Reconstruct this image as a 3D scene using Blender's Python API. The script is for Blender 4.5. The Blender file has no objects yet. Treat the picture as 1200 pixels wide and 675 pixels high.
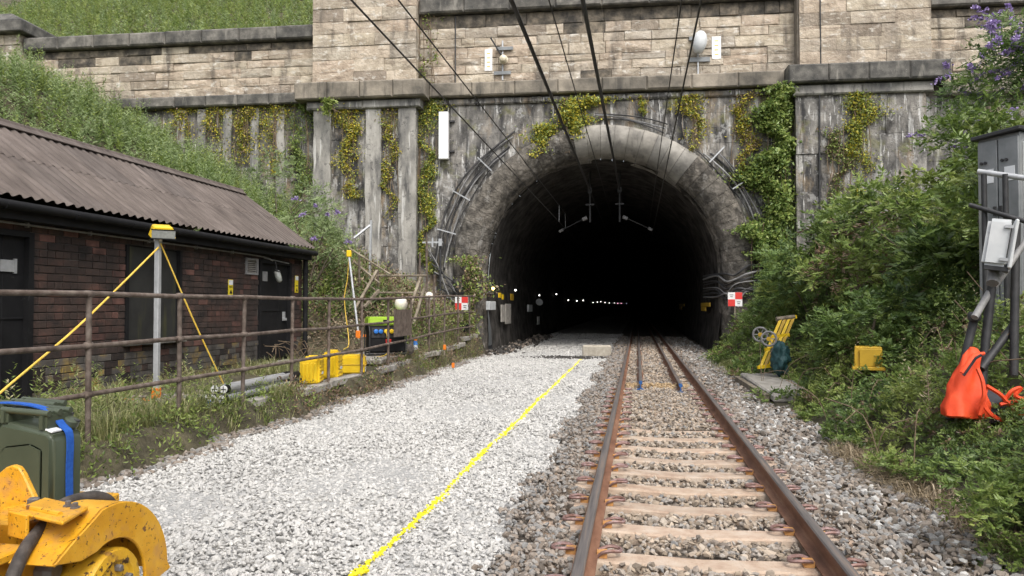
import bpy, bmesh, math, random
import numpy as np
from mathutils import Vector, Matrix, noise
random.seed(11); rng = np.random.default_rng(11)
sc = bpy.context.scene; COL = sc.collection
R = math.radians; PI = math.pi

# ------------------------------------------------------------ camera, sky, sun, exposure
F = 867.0; CAM = np.array([0, 0, 1.48])
YAW = math.atan(147 / F); PIT = math.atan(20.5 / F)
cd = bpy.data.cameras.new('camera'); cam = bpy.data.objects.new('camera', cd); COL.objects.link(cam)
cd.sensor_width = 36; cd.lens = F / 1200 * 36; cd.clip_start = .05; cd.clip_end = 2000
cam.location = CAM; cam.rotation_euler = (PI / 2 + PIT, 0, YAW); sc.camera = cam
SUN_EL, SUN_AZ = 52, 150          # azimuth of the sun, degrees from +Y towards +X: behind the camera, to the right
w = bpy.data.worlds.new('World'); sc.world = w; w.use_nodes = True
nt = w.node_tree; nt.nodes.clear()
sky = nt.nodes.new('ShaderNodeTexSky'); sky.sky_type = 'NISHITA'; sky.sun_disc = False
sky.sun_elevation = R(SUN_EL); sky.sun_rotation = R(SUN_AZ); sky.air_density = 1.0; sky.dust_density = 4.0
hs = nt.nodes.new('ShaderNodeHueSaturation'); hs.inputs['Saturation'].default_value = .35
bg = nt.nodes.new('ShaderNodeBackground'); bg.inputs['Strength'].default_value = .15
wo = nt.nodes.new('ShaderNodeOutputWorld')
nt.links.new(sky.outputs[0], hs.inputs['Color']); nt.links.new(hs.outputs[0], bg.inputs[0]); nt.links.new(bg.outputs[0], wo.inputs[0])
sl = bpy.data.lights.new('sun', 'SUN'); sl.energy = .95; sl.angle = R(30); sl.color = (1, .95, .87)
so = bpy.data.objects.new('sun', sl); COL.objects.link(so)
sd = Vector((math.sin(R(SUN_AZ)) * math.cos(R(SUN_EL)), math.cos(R(SUN_AZ)) * math.cos(R(SUN_EL)), math.sin(R(SUN_EL))))
so.rotation_euler = sd.to_track_quat('Z', 'Y').to_euler(); so.location = sd * 60
vs = sc.view_settings; vs.view_transform = 'Standard'; vs.look = 'None'; vs.gamma = 1; vs.use_curve_mapping = False
vs.exposure = .95
sc.cycles.max_bounces = 6; sc.cycles.diffuse_bounces = 3; sc.cycles.glossy_bounces = 2; sc.cycles.transmission_bounces = 2
sc.cycles.transparent_max_bounces = 4; sc.cycles.use_denoising = True; sc.cycles.sample_clamp_indirect = 4

# ------------------------------------------------------------ helpers
fw = np.array([-math.sin(YAW) * math.cos(PIT), math.cos(YAW) * math.cos(PIT), math.sin(PIT)])
rt = np.array([math.cos(YAW), math.sin(YAW), 0]); upv = np.cross(rt, fw)
def ray(x, y): return fw + rt * (x - 600) / F - upv * (y - 337.5) / F
def onX(x, y, X): d = ray(x, y); return Vector(CAM + d * (X / d[0]))      # surveyed point of the photograph on the plane X
def onY(x, y, Y): d = ray(x, y); return Vector(CAM + d * (Y / d[1]))
def onZ(x, y, Z): d = ray(x, y); return Vector(CAM + d * ((Z - CAM[2]) / d[2]))
SK = R(2.7); PO = np.array([-1.28, 26.5, 0])                              # portal wall: origin and skew
PU = np.array([math.cos(SK), math.sin(SK), 0]); PN = np.array([math.sin(SK), -math.cos(SK), 0])
def onW(x, y, off=0):                                                     # the same on the portal wall: (u, z)
    d = ray(x, y); t = np.dot(PO + PN * off - CAM, PN) / np.dot(d, PN); p = CAM + d * t
    return float(np.dot(p - PO, PU)), float(p[2])
def WP(u, off, z): return Vector(PO + PU * u + PN * off) + Vector((0, 0, z))

class MB:
    def __init__(s): s.v = []; s.f = []; s.m = []
    def add(s, vs, fs, M=None, mi=0):
        b = len(s.v)
        s.v += [(M @ Vector(v)) if M else Vector(v) for v in vs]
        s.f += [[i + b for i in f] for f in fs]; s.m += [mi] * len(fs); return s
    def box(s, c, d, M=None, rz=0, mi=0, top=1.0, rx=0, ry=0):
        x, y, z = d[0] / 2, d[1] / 2, d[2] / 2
        vs = [(-x, -y, -z), (x, -y, -z), (x, y, -z), (-x, y, -z), (-x * top, -y * top, z), (x * top, -y * top, z), (x * top, y * top, z), (-x * top, y * top, z)]
        T = Matrix.Translation(c) @ Matrix.Rotation(rz, 4, 'Z') @ Matrix.Rotation(ry, 4, 'Y') @ Matrix.Rotation(rx, 4, 'X')
        return s.add(vs, [(0, 3, 2, 1), (4, 5, 6, 7), (0, 1, 5, 4), (1, 2, 6, 5), (2, 3, 7, 6), (3, 0, 4, 7)], (M @ T) if M else T, mi)
    def tube(s, pts, r, n=8, M=None, mi=0, caps=True):
        pts = [Vector(p) for p in pts]; rs = r if isinstance(r, (list, tuple)) else [r] * len(pts)
        vs = []; fs = []; prev = None
        for i, p in enumerate(pts):
            t = (pts[min(i + 1, len(pts) - 1)] - pts[max(i - 1, 0)]).normalized()
            if prev is None:
                a = t.orthogonal().normalized()
            else:
                a = (prev - t * prev.dot(t)); a = a.normalized() if a.length > 1e-6 else t.orthogonal().normalized()
            prev = a; b = t.cross(a)
            for k in range(n):
                q = 2 * PI * k / n; vs.append(p + (a * math.cos(q) + b * math.sin(q)) * rs[i])
        for i in range(len(pts) - 1):
            for k in range(n):
                k2 = (k + 1) % n; fs.append((i * n + k, i * n + k2, (i + 1) * n + k2, (i + 1) * n + k))
        if caps: fs += [tuple(range(n - 1, -1, -1)), tuple(range((len(pts) - 1) * n, len(pts) * n))]
        return s.add(vs, fs, M, mi)
    def lathe(s, prof, n=16, M=None, mi=0):                               # profile (r, z) about z
        vs = []; fs = []
        for r, z in prof:
            for k in range(n): q = 2 * PI * k / n; vs.append((r * math.cos(q), r * math.sin(q), z))
        for i in range(len(prof) - 1):
            for k in range(n):
                k2 = (k + 1) % n; fs.append((i * n + k, i * n + k2, (i + 1) * n + k2, (i + 1) * n + k))
        fs += [tuple(range(n - 1, -1, -1)), tuple(range((len(prof) - 1) * n, len(prof) * n))]
        return s.add(vs, fs, M, mi)
    def prism(s, poly, h, M=None, mi=0):                                  # polygon in xy, extruded along z
        n = len(poly); vs = [(x, y, 0) for x, y in poly] + [(x, y, h) for x, y in poly]
        fs = [tuple(range(n - 1, -1, -1)), tuple(range(n, 2 * n))] + [(i, (i + 1) % n, n + (i + 1) % n, n + i) for i in range(n)]
        return s.add(vs, fs, M, mi)
    def mesh(s, name, mats, bevel=0, smooth=None, seg=1):
        me = bpy.data.meshes.new(name); me.from_pydata([tuple(v) for v in s.v], [], s.f)
        for m in (mats if isinstance(mats, (list, tuple)) else [mats]): me.materials.append(m)
        if any(s.m): me.polygons.foreach_set('material_index', s.m)
        bm = bmesh.new(); bm.from_mesh(me); bmesh.ops.recalc_face_normals(bm, faces=bm.faces)
        if bevel: bmesh.ops.bevel(bm, geom=[e for e in bm.edges if len(e.link_faces) == 2 and e.calc_face_angle() > .5], offset=bevel, segments=seg, affect='EDGES', clamp_overlap=True)
        bm.to_mesh(me); bm.free()
        if smooth:
            me.polygons.foreach_set('use_smooth', [True] * len(me.polygons)); me.set_sharp_from_angle(angle=R(smooth))
        return me
    def build(s, name, mats, parent=None, bevel=0, smooth=None, seg=1): return ob(name, s.mesh(name, mats, bevel, smooth, seg), parent)
def ob(name, me, parent=None):
    o = bpy.data.objects.new(name, me); COL.objects.link(o); o.parent = parent; return o
def empty(name, loc=(0, 0, 0), rz=0):
    o = bpy.data.objects.new(name, None); COL.objects.link(o); o.location = loc; o.rotation_euler = (0, 0, rz); o.empty_display_size = .2; return o
def tag(o, label=None, cat=None, group=None, kind=None):
    for k, v in (('label', label), ('category', cat), ('group', group), ('kind', kind)):
        if v: o[k] = v
    return o
def thing(name, label, cat, loc=(0, 0, 0), rz=0, group=None): return tag(empty(name, loc, rz), label, cat, group)
def copy_tree(o, parent=None):
    c = o.copy(); COL.objects.link(c); c.parent = parent
    for ch in list(o.children): copy_tree(ch, c)
    return c
def curve3(pts, n=10):                                                    # Catmull-Rom through points
    P = [Vector(p) for p in pts]; P = [P[0] * 2 - P[1]] + P + [P[-1] * 2 - P[-2]]; out = []
    for i in range(1, len(P) - 2):
        for k in range(n):
            t = k / n; a, b, c, d = P[i - 1:i + 3]
            out.append(.5 * ((2 * b) + (c - a) * t + (2 * a - 5 * b + 4 * c - d) * t * t + (3 * b - a - 3 * c + d) * t ** 3))
    return out + [P[-2]]
def npmesh(name, V, Fc, mats, tint=None, mi=None):                        # V (n,3), Fc (m,k)
    me = bpy.data.meshes.new(name); m, k = Fc.shape
    me.vertices.add(len(V)); me.vertices.foreach_set('co', np.ascontiguousarray(V, dtype=np.float32).ravel())
    me.loops.add(m * k); me.loops.foreach_set('vertex_index', np.ascontiguousarray(Fc, dtype=np.int32).ravel())
    me.polygons.add(m); me.polygons.foreach_set('loop_start', np.arange(0, m * k, k, dtype=np.int32))
    for x in (mats if isinstance(mats, (list, tuple)) else [mats]): me.materials.append(x)
    if mi is not None: me.polygons.foreach_set('material_index', np.ascontiguousarray(mi, dtype=np.int32))
    if tint is not None:
        a = me.attributes.new('tint', 'FLOAT_COLOR', 'POINT'); a.data.foreach_set('color', np.ascontiguousarray(tint, dtype=np.float32).ravel())
    me.polygons.foreach_set('use_smooth', np.zeros(m, dtype=bool)); me.update(calc_edges=True); return me

# ------------------------------------------------------------ materials
def mat(name, cols, scale=3.0, rough=.75, metal=0, bump=0, bscale=None, rnd=0, rcols=None, detail=5, world=False, streaks=(), stretch=(1, 1, 1), tint=None, trans=0, emit=None, spec=.4, dist=.02, spots=()):
    m = bpy.data.materials.new(name); m.use_nodes = True; t = m.node_tree; N = t.nodes; L = t.links
    b = N['Principled BSDF']; b.inputs['Roughness'].default_value = rough; b.inputs['Metallic'].default_value = metal; b.inputs['Specular IOR Level'].default_value = spec
    tc = N.new('ShaderNodeTexCoord') if not world else N.new('ShaderNodeNewGeometry')
    co = tc.outputs['Object'] if not world else tc.outputs['Position']
    def vmap(sv):
        mp = N.new('ShaderNodeMapping'); mp.inputs['Scale'].default_value = sv; L.new(co, mp.inputs['Vector']); return mp.outputs[0]
    def nz(sc_, det=detail, vec=None, rg=.6):
        n = N.new('ShaderNodeTexNoise'); n.inputs['Scale'].default_value = sc_; n.inputs['Detail'].default_value = det; n.inputs['Roughness'].default_value = rg
        L.new(vec or co, n.inputs['Vector']); return n.outputs['Fac']
    def ramp(fac, stops):
        r = N.new('ShaderNodeValToRGB'); e = r.color_ramp.elements
        while len(e) < len(stops): e.new(.5)
        for el, (p, c) in zip(e, stops): el.position = p; el.color = (*c, 1) if len(c) == 3 else c
        L.new(fac, r.inputs[0]); return r.outputs['Color']
    def mix(fac, a, bb, mode='MIX'):
        x = N.new('ShaderNodeMix'); x.data_type = 'RGBA'; x.blend_type = mode
        for sock, v in ((x.inputs[0], fac), (x.inputs[6], a), (x.inputs[7], bb)):
            if hasattr(v, 'links'): L.new(v, sock)
            else: sock.default_value = v if isinstance(v, (int, float)) else (*v, 1)
        return x.outputs[2]
    def mth(op, a, bb=0.0):
        x = N.new('ShaderNodeMath'); x.operation = op
        for sock, v in ((x.inputs[0], a), (x.inputs[1], bb)):
            if hasattr(v, 'links'): L.new(v, sock)
            else: sock.default_value = v
        return x.outputs[0]
    if len(cols) == 1: c = mix(0.0, cols[0], cols[0])
    else:
        k = len(cols); c = ramp(nz(scale, vec=vmap(stretch) if stretch != (1, 1, 1) else None), [(.32 + .36 * i / (k - 1), q) for i, q in enumerate(cols)])
    if tint is not None:                                                  # per-piece colour from the mesh: r picks along the ramp
        at = N.new('ShaderNodeAttribute'); at.attribute_name = 'tint'
        sp = N.new('ShaderNodeSeparateColor'); L.new(at.outputs['Color'], sp.inputs[0])
        c2 = ramp(sp.outputs[0], [(i / (len(tint) - 1), q) for i, q in enumerate(tint)])
        c = mix(.25, c2, c, 'OVERLAY') if len(cols) > 1 else c2
    if rnd:
        oi = N.new('ShaderNodeObjectInfo'); rr = ramp(oi.outputs['Random'], [(0, (1 - rnd,) * 3), (.5, (1, .98, .95)), (1, (1 + rnd * .6, 1 + rnd * .5, 1 + rnd * .4))])
        c = mix(1.0, c, rr, 'MULTIPLY')
    if rcols:
        oi = N.new('ShaderNodeObjectInfo'); c = mix(1.0, c, ramp(oi.outputs['Random'], [(i / (len(rcols) - 1), q) for i, q in enumerate(rcols)]), 'MULTIPLY')
    for sv, lo, hi, colr, amt in streaks:
        fq = ramp(nz(1.0, 4, vmap(sv)), [(lo, (0, 0, 0)), (hi, (1, 1, 1))]); c = mix(mth('MULTIPLY', fq, amt), c, colr)
    for sv, lo, hi, colr, amt in spots:
        fq = ramp(nz(sv, 3, rg=.75), [(lo, (0, 0, 0)), (hi, (1, 1, 1))]); c = mix(mth('MULTIPLY', fq, amt), c, colr)
    L.new(c, b.inputs['Base Color'])
    if bump:
        bp = N.new('ShaderNodeBump'); bp.inputs['Strength'].default_value = bump; bp.inputs['Distance'].default_value = dist
        L.new(nz(bscale or scale * 6, 6), bp.inputs['Height']); L.new(bp.outputs[0], b.inputs['Normal'])
    if emit: b.inputs['Emission Color'].default_value = (*emit[0], 1); b.inputs['Emission Strength'].default_value = emit[1]
    if trans:
        tr = N.new('ShaderNodeBsdfTranslucent'); L.new(c, tr.inputs['Color']); ms = N.new('ShaderNodeMixShader'); ms.inputs[0].default_value = trans
        L.new(b.outputs[0], ms.inputs[1]); L.new(tr.outputs[0], ms.inputs[2]); L.new(ms.outputs[0], N['Material Output'].inputs[0])
    m['io'] = 1
    return m
BLK = (.012, .012, .013)
m_stone = mat('sandstone', [(.29, .255, .205), (.42, .378, .312), (.51, .468, .40)], 2.2, .9, bump=1.0, bscale=9, rcols=[(.60, .55, .52), (.95, .90, .84), (1.05, 1.0, .92), (.78, .76, .75), (1.12, 1.06, 1.0), (1.0, .89, .82), (.9, .86, .82)], world=True, spots=[(.55, .56, .70, (.20, .165, .13), .6)],
              streaks=[((2.2, 2.2, .35), .55, .70, (.09, .078, .066), .8), ((3, 3, 5), .58, .68, (.66, .63, .57), .65), ((1.0, 1.0, 7), .57, .66, (.17, .13, .095), .6), ((2.5, 2.5, 11), .6, .67, (.60, .56, .48), .6)], dist=.05)
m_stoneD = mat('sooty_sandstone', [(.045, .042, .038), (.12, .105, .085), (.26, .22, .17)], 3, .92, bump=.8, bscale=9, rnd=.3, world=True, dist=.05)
m_coping = mat('weathered_coping', [(.05, .05, .048), (.11, .105, .095), (.2, .19, .17)], 2.5, .9, bump=.6, bscale=14, rnd=.2, world=True, streaks=[((3, 3, .6), .6, .7, (.32, .30, .26), .5)], spots=[(26, .68, .72, (.55, .55, .52), .8)])
m_string = mat('weathered_string_course', [(.08, .074, .064), (.19, .17, .14), (.31, .275, .225)], 1.2, .9, bump=.6, bscale=14, rnd=.25, world=True, streaks=[((4, 4, .5), .55, .7, (.05, .047, .042), .7)])
m_lower = mat('stained_lower_masonry', [(.042, .04, .038), (.115, .11, .104), (.20, .19, .175), (.31, .295, .27)], 1.5, .88, bump=.8, bscale=8, rnd=.06, world=True, stretch=(1.5, 1.5, .8),
              streaks=[((4.5, 4.5, .55), .56, .68, (.50, .495, .475), .7), ((2.4, 2.4, .45), .51, .63, (.022, .022, .024), .88), ((1.6, 1.6, .6), .56, .68, (.27, .20, .125), .7), ((11, 11, 1.1), .60, .66, (.62, .61, .59), .75)],
              spots=[(2.6, .58, .64, (.40, .395, .38), .55), (1.1, .56, .68, (.17, .17, .05), .5), (7, .62, .66, (.03, .03, .032), .6)], dist=.05)
m_rib = mat('limewashed_rib', [(.12, .12, .118), (.25, .243, .225), (.36, .35, .325)], 1.6, .9, bump=.8, bscale=9, rnd=.2, world=True, stretch=(1.5, 1.5, .6),
            streaks=[((3, 3, .5), .55, .66, (.04, .04, .042), .8), ((7, 7, .6), .6, .68, (.55, .54, .51), .7)], spots=[(4, .6, .66, (.07, .068, .065), .6)])
m_mortar = mat('wall_core_mortar', [(.14, .12, .098), (.25, .22, .18)], 5, .95, world=True, bump=.4)
m_ring = mat('sooty_arch_stone', [(.04, .036, .032), (.118, .107, .092), (.235, .215, .188)], 3.2, .93, bump=1.0, bscale=7, rnd=.18, world=True, streaks=[((3, 3, 1.5), .58, .7, (.42, .40, .37), .5), ((2, 2, .6), .55, .7, (.022, .02, .018), .75)], dist=.09)
m_ringC = mat('pale_arch_concrete', [(.15, .142, .13), (.24, .228, .205), (.33, .315, .285)], 1.8, .9, bump=.5, bscale=14, rnd=.12, world=True, streaks=[((4, 4, .7), .58, .72, (.08, .075, .07), .7)])
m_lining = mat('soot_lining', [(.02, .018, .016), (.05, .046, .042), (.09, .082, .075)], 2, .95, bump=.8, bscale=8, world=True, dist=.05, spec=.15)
m_rust = mat('rail_rust', [(.12, .056, .033), (.19, .092, .055), (.25, .135, .082)], 9, .75, bump=.2, bscale=60, world=True, stretch=(1, .3, 1))
m_railtop = mat('rail_running_surface', [(.09, .08, .078), (.15, .135, .128), (.23, .175, .14)], 6, .5, metal=.25, world=True, stretch=(6, .2, 1))
m_sleeper = mat('rust_stained_concrete', [(.33, .235, .175), (.42, .325, .25), (.46, .385, .315)], 7, .9, bump=.35, bscale=60, rnd=.12, world=True, spots=[(30, .62, .7, (.25, .15, .09), .6)])
m_clip = mat('pandrol_steel', [(.15, .075, .055), (.22, .135, .12), (.29, .21, .21)], 20, .55, metal=.3, world=True)
m_clipO = mat('clip_insulator', [(.42, .20, .07), (.55, .29, .10)], 20, .6, world=True)
m_blue = mat('blue_rail_end_paint', [(.015, .06, .19), (.03, .11, .30)], 12, .5)
m_pale = mat('pale_limestone_ballast', [(.42, .42, .41), (.62, .61, .585)], 55, .9, world=True, tint=[(.29, .287, .28), (.39, .383, .371), (.47, .459, .44), (.54, .527, .506)])
m_yline = mat('yellow_sprayed_ballast', [(.62, .52, .02), (.80, .70, .03)], 30, .7, world=True, tint=[(.60, .50, .02), (.74, .63, .02), (.82, .74, .05)])
m_grey = mat('old_granite_ballast', [(.3, .3, .3), (.6, .6, .6)], 60, .9, world=True, tint=[(.10, .085, .07), (.20, .165, .135), (.28, .235, .195), (.20, .198, .195), (.29, .27, .245), (.25, .17, .12)])
m_rusty = mat('rust_tinted_ballast', [(.3, .3, .3), (.6, .6, .6)], 60, .9, world=True, tint=[(.14, .115, .09), (.25, .20, .15), (.33, .265, .20), (.31, .28, .25), (.42, .35, .275), (.34, .21, .14)])
m_paleG = mat('pale_ballast_bed', [(.30, .295, .285), (.42, .412, .395), (.50, .49, .47)], 26, .95, bump=1, bscale=34, world=True, dist=.04)
m_greyG = mat('old_ballast_bed', [(.07, .058, .046), (.15, .125, .1), (.24, .2, .165)], 22, .95, bump=1, bscale=30, world=True, dist=.04)
m_soil = mat('embankment_soil', [(.04, .034, .02), (.075, .066, .04), (.115, .10, .06)], 4, .95, bump=.8, bscale=12, world=True, dist=.05)
m_wet = mat('dark_wet_grit', [(.03, .028, .026), (.07, .064, .058)], 20, .8, bump=.7, bscale=40, world=True)
m_con = mat('weathered_concrete', [(.19, .18, .165), (.29, .275, .25), (.38, .36, .33)], 5, .92, bump=.4, bscale=30, rnd=.12, world=True)
m_conL = mat('pale_concrete_block', [(.30, .27, .22), (.44, .40, .33)], 8, .92, bump=.6, bscale=25, world=True)
m_brick = mat('sooty_brick', [(.022, .018, .017), (.05, .034, .029), (.095, .050, .040)], 2.2, .9, bump=.5, bscale=40, rnd=.3, world=True, spots=[(3.2, .6, .68, (.012, .011, .011), .8)])
m_brickR = mat('bare_red_brick', [(.045, .029, .026), (.11, .056, .046), (.18, .09, .073)], 3, .9, bump=.5, bscale=40, rnd=.3, world=True)
m_brickL = mat('lichened_base_brick', [(.05, .045, .04), (.10, .092, .085), (.26, .18, .05)], 2.6, .92, bump=.5, bscale=40, rnd=.3, world=True, spots=[(3.5, .62, .7, (.42, .29, .05), .5)])
m_bmort = mat('sooty_mortar', [(.022, .02, .018), (.06, .054, .05), (.11, .10, .092)], 3, .95, world=True)
m_black = mat('black_paint', [(.008, .008, .009), (.014, .014, .015)], 5, .7, spec=.2, world=True, spots=[(6, .66, .72, (.06, .06, .06), .4)])
m_board = mat('dark_window_board', [(.018, .018, .018), (.032, .032, .03)], 3, .6, world=True, streaks=[((4, 4, .5), .6, .7, (.10, .10, .03), .35)])
m_roof = mat('brown_corrugated_sheet', [(.066, .052, .045), (.10, .081, .071), (.14, .116, .104)], 3, .72, bump=.15, bscale=50, rnd=.16, world=True, stretch=(.5, 3, .5), spots=[(9, .64, .7, (.06, .05, .045), .5)])
m_pipe = mat('rusty_painted_railing', [(.065, .047, .037), (.115, .088, .072), (.18, .148, .125)], 9, .75, bump=.2, bscale=60, rnd=.1, world=True)
m_galv = mat('galvanised_steel', [(.36, .37, .38), (.48, .49, .50)], 10, .5, metal=.35, world=True)
m_alu = mat('grey_aluminium_tube', [(.34, .345, .35), (.45, .455, .46)], 8, .45, metal=.3, rnd=.1)
m_dgrey = mat('dark_grey_steel', [(.026, .027, .029), (.055, .055, .058)], 8, .55, metal=.2, rnd=.1, world=True)
m_white = mat('white_paint', [(.70, .70, .69), (.80, .80, .79)], 6, .5, world=True)
m_offw = mat('grey_white_glassfibre', [(.50, .52, .53), (.62, .63, .63)], 5, .5, world=True, spots=[(14, .66, .72, (.28, .27, .25), .5)])
m_cab = mat('grey_steel_cabinet', [(.17, .18, .185), (.24, .25, .255)], 5, .5, metal=.15, world=True, streaks=[((6, 6, .5), .6, .7, (.30, .29, .27), .5)])
m_ceram = mat('cream_ceramic', [(.55, .48, .34), (.66, .60, .47)], 6, .3)
m_yel = mat('yellow_plastic', [(.70, .45, .012), (.78, .53, .02)], 4, .42)
m_yelD = mat('dirty_yellow_box', [(.40, .245, .018), (.52, .325, .025)], 5, .5, spots=[(10, .68, .74, (.22, .15, .05), .5)])
m_mach = mat('chipped_yellow_paint', [(.52, .24, .012), (.62, .31, .016), (.68, .37, .035)], 6, .42, bump=.12, bscale=90,
             spots=[(46, .625, .645, (.05, .025, .015), .95), (14, .635, .67, (.12, .05, .028), .9), (5, .56, .70, (.46, .23, .075), .7), (90, .66, .70, (.30, .16, .08), .7)])
m_machR = mat('worn_rusty_yellow_hub', [(.50, .27, .02), (.66, .38, .02)], 8, .5, bump=.2, bscale=70, spots=[(20, .56, .60, (.06, .028, .016), .95), (7, .58, .66, (.16, .07, .03), .8)])
m_rub = mat('worn_rubber', [(.028, .024, .021), (.055, .046, .04), (.095, .078, .066)], 14, .75, bump=.3, bscale=60)
m_bolt = mat('grey_bolt', [(.13, .12, .115), (.22, .2, .19)], 30, .5, metal=.5)
m_green = mat('olive_green_plastic', [(.052, .064, .042), (.068, .082, .054)], 4, .33, bump=.04, bscale=150, spots=[(60, .72, .76, (.12, .13, .10), .5)])
m_strap = mat('blue_webbing', [(.010, .07, .34), (.02, .11, .45)], 60, .7)
m_cord = mat('yellow_cable', [(.66, .42, .05), (.74, .52, .10)], 10, .6)
m_cableB = mat('dark_cable', [(.03, .03, .032), (.06, .06, .062)], 8, .6, rnd=.3)
m_cableG = mat('pale_grey_cable', [(.16, .16, .163), (.26, .26, .262)], 8, .6, rnd=.2)
m_wire = mat('overhead_wire_copper', [(.02, .019, .018), (.035, .032, .03)], 8, .6)
m_or = mat('orange_fabric', [(.66, .055, .014), (.80, .085, .02)], 5, .65, bump=.3, bscale=9, dist=.03)
m_orp = mat('orange_plastic', [(.75, .20, .02)], 5, .5)
m_navy = mat('black_webbing_panel', [(.012, .014, .02), (.03, .033, .042)], 12, .7)
m_lime = mat('lime_green_plastic', [(.30, .47, .04), (.40, .58, .06)], 5, .45)
m_bluep = mat('blue_socket', [(.03, .17, .55)], 5, .45)
m_red = mat('red_sign_paint', [(.58, .035, .03), (.66, .055, .045)], 6, .5)
m_signY = mat('yellow_sign', [(.66, .52, .03)], 6, .5)
m_teal = mat('dark_teal_tarpaulin', [(.012, .045, .05), (.03, .085, .09)], 6, .55, bump=.5, bscale=10, dist=.05)
m_wood = mat('weathered_timber', [(.11, .09, .065), (.20, .17, .13), (.28, .245, .19)], 5, .9, bump=.4, bscale=40, rnd=.2, world=True)
m_twig = mat('dead_twigs', [(.10, .07, .045), (.20, .15, .10)], 5, .9)
m_bark = mat('shrub_bark', [(.07, .055, .04), (.13, .105, .08)], 10, .95)
m_label = mat('pale_printed_label', [(.60, .62, .64), (.72, .73, .74)], 8, .5)
m_bulbW = mat('lit_white_bulb', [(.9, .9, .85)], 1, .4, emit=((1, .97, .9), 3))
m_bulbO = mat('lit_warm_bulb', [(.9, .7, .4)], 1, .4, emit=((1, .62, .22), 6))
m_bulbP = mat('lit_pink_lamp', [(.9, .5, .6)], 1, .4, emit=((1, .45, .6), 3))
m_bulbV = mat('lit_violet_lamp', [(.6, .5, .9)], 1, .4, emit=((.6, .5, 1), 4))
m_globe = mat('frosted_globe', [(.66, .60, .52), (.74, .70, .63)], 5, .3)
m_lens = mat('floodlight_glass', [(.20, .21, .20), (.28, .29, .27)], 30, .2)
def leafmat(name, tints, tr=.4): return mat(name, [(.5, .5, .5)], 5, .42, tint=tints, trans=tr, spec=.5)
l_mid = leafmat('mid_green_leaf', [(0.059, 0.090, 0.024), (0.129, 0.197, 0.044), (0.225, 0.306, 0.075), (0.363, 0.428, 0.123)])
l_dark = leafmat('dark_green_leaf', [(0.044, 0.076, 0.024), (0.095, 0.159, 0.045), (0.167, 0.251, 0.066), (0.274, 0.363, 0.105)])
l_grey = leafmat('grey_green_leaf', [(0.095, 0.140, 0.056), (0.185, 0.252, 0.101), (0.280, 0.358, 0.157), (0.392, 0.459, 0.235)])
l_yel = leafmat('yellow_green_leaf', [(.16, .18, .03), (.33, .32, .045), (.50, .45, .06), (.66, .54, .06)])
l_brn = leafmat('dry_brown_leaf', [(.055, .034, .022), (.12, .077, .046), (.20, .135, .08), (.28, .21, .13)], .1)
l_lime = leafmat('fresh_green_leaf', [(.08, .115, .028), (.165, .215, .05), (.26, .32, .08), (.36, .41, .12)])
l_grass = leafmat('grass_blade', [(.12, .15, .05), (.22, .25, .09), (.34, .35, .15), (.50, .44, .26)])
l_straw = leafmat('straw', [(.16, .12, .075), (.28, .22, .14), (.42, .34, .23)], .1)
l_purp = leafmat('buddleia_flower', [(.17, .12, .28), (.30, .21, .46), (.46, .36, .64)], .2)

# ------------------------------------------------------------ leaf, grass and stone scatter
def unit(a): return a / np.maximum(np.linalg.norm(a, axis=1, keepdims=True), 1e-9)
def leaves(name, P, D, Ln, Wd, shade, mats, mi=None, fold=.2, nz_=.5):
    n = len(P); D = unit(D); A = unit(np.cross(D, np.array([.08, -.3, 1.0]) + rng.normal(size=(n, 3)) * nz_)); U = np.cross(A, D); sg = np.where(U[:, 2:3] < 0, -1, 1); U = U * sg; A = A * sg
    Ln = np.broadcast_to(Ln, n)[:, None]; Wd = np.broadcast_to(Wd, n)[:, None]
    b = P; m = P + D * Ln * .45; r = m + A * Wd * .5 - U * Wd * fold; l = m - A * Wd * .5 - U * Wd * fold; t = P + D * Ln
    V = np.stack([b, r, t, l], 1).reshape(-1, 3); k = np.arange(n) * 4
    Fc = np.stack([np.stack([k, k + 1, k + 2], 1), np.stack([k, k + 2, k + 3], 1)], 1).reshape(-1, 3)
    tint = np.ones((n, 4, 4), np.float32); tint[:, :, 0] = np.clip(shade, 0, 1)[:, None]
    return npmesh(name, V, Fc, mats, tint.reshape(-1, 4), None if mi is None else np.repeat(mi, 2))
def clumps(C, per, spread, size, out=None, up=.25, asp=.42, var=.22):
    """leaf sprays round clump centres C: positions, directions, lengths, shades"""
    n = len(C) * per; idx = np.repeat(np.arange(len(C)), per)
    off = rng.normal(size=(n, 3)) * spread; P = C[idx] + off
    D = off / spread * .6 + rng.normal(size=(n, 3)) * .6; D[:, 2] += up
    if out is not None: D += out[idx] * .35
    Ln = size * rng.uniform(.6, 1.35, n)
    sh = np.clip(.45 + (rng.normal(size=len(C)) * var)[idx] + rng.normal(size=n) * .18, 0, 1)
    return P, D, Ln, Ln * asp, sh
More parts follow.
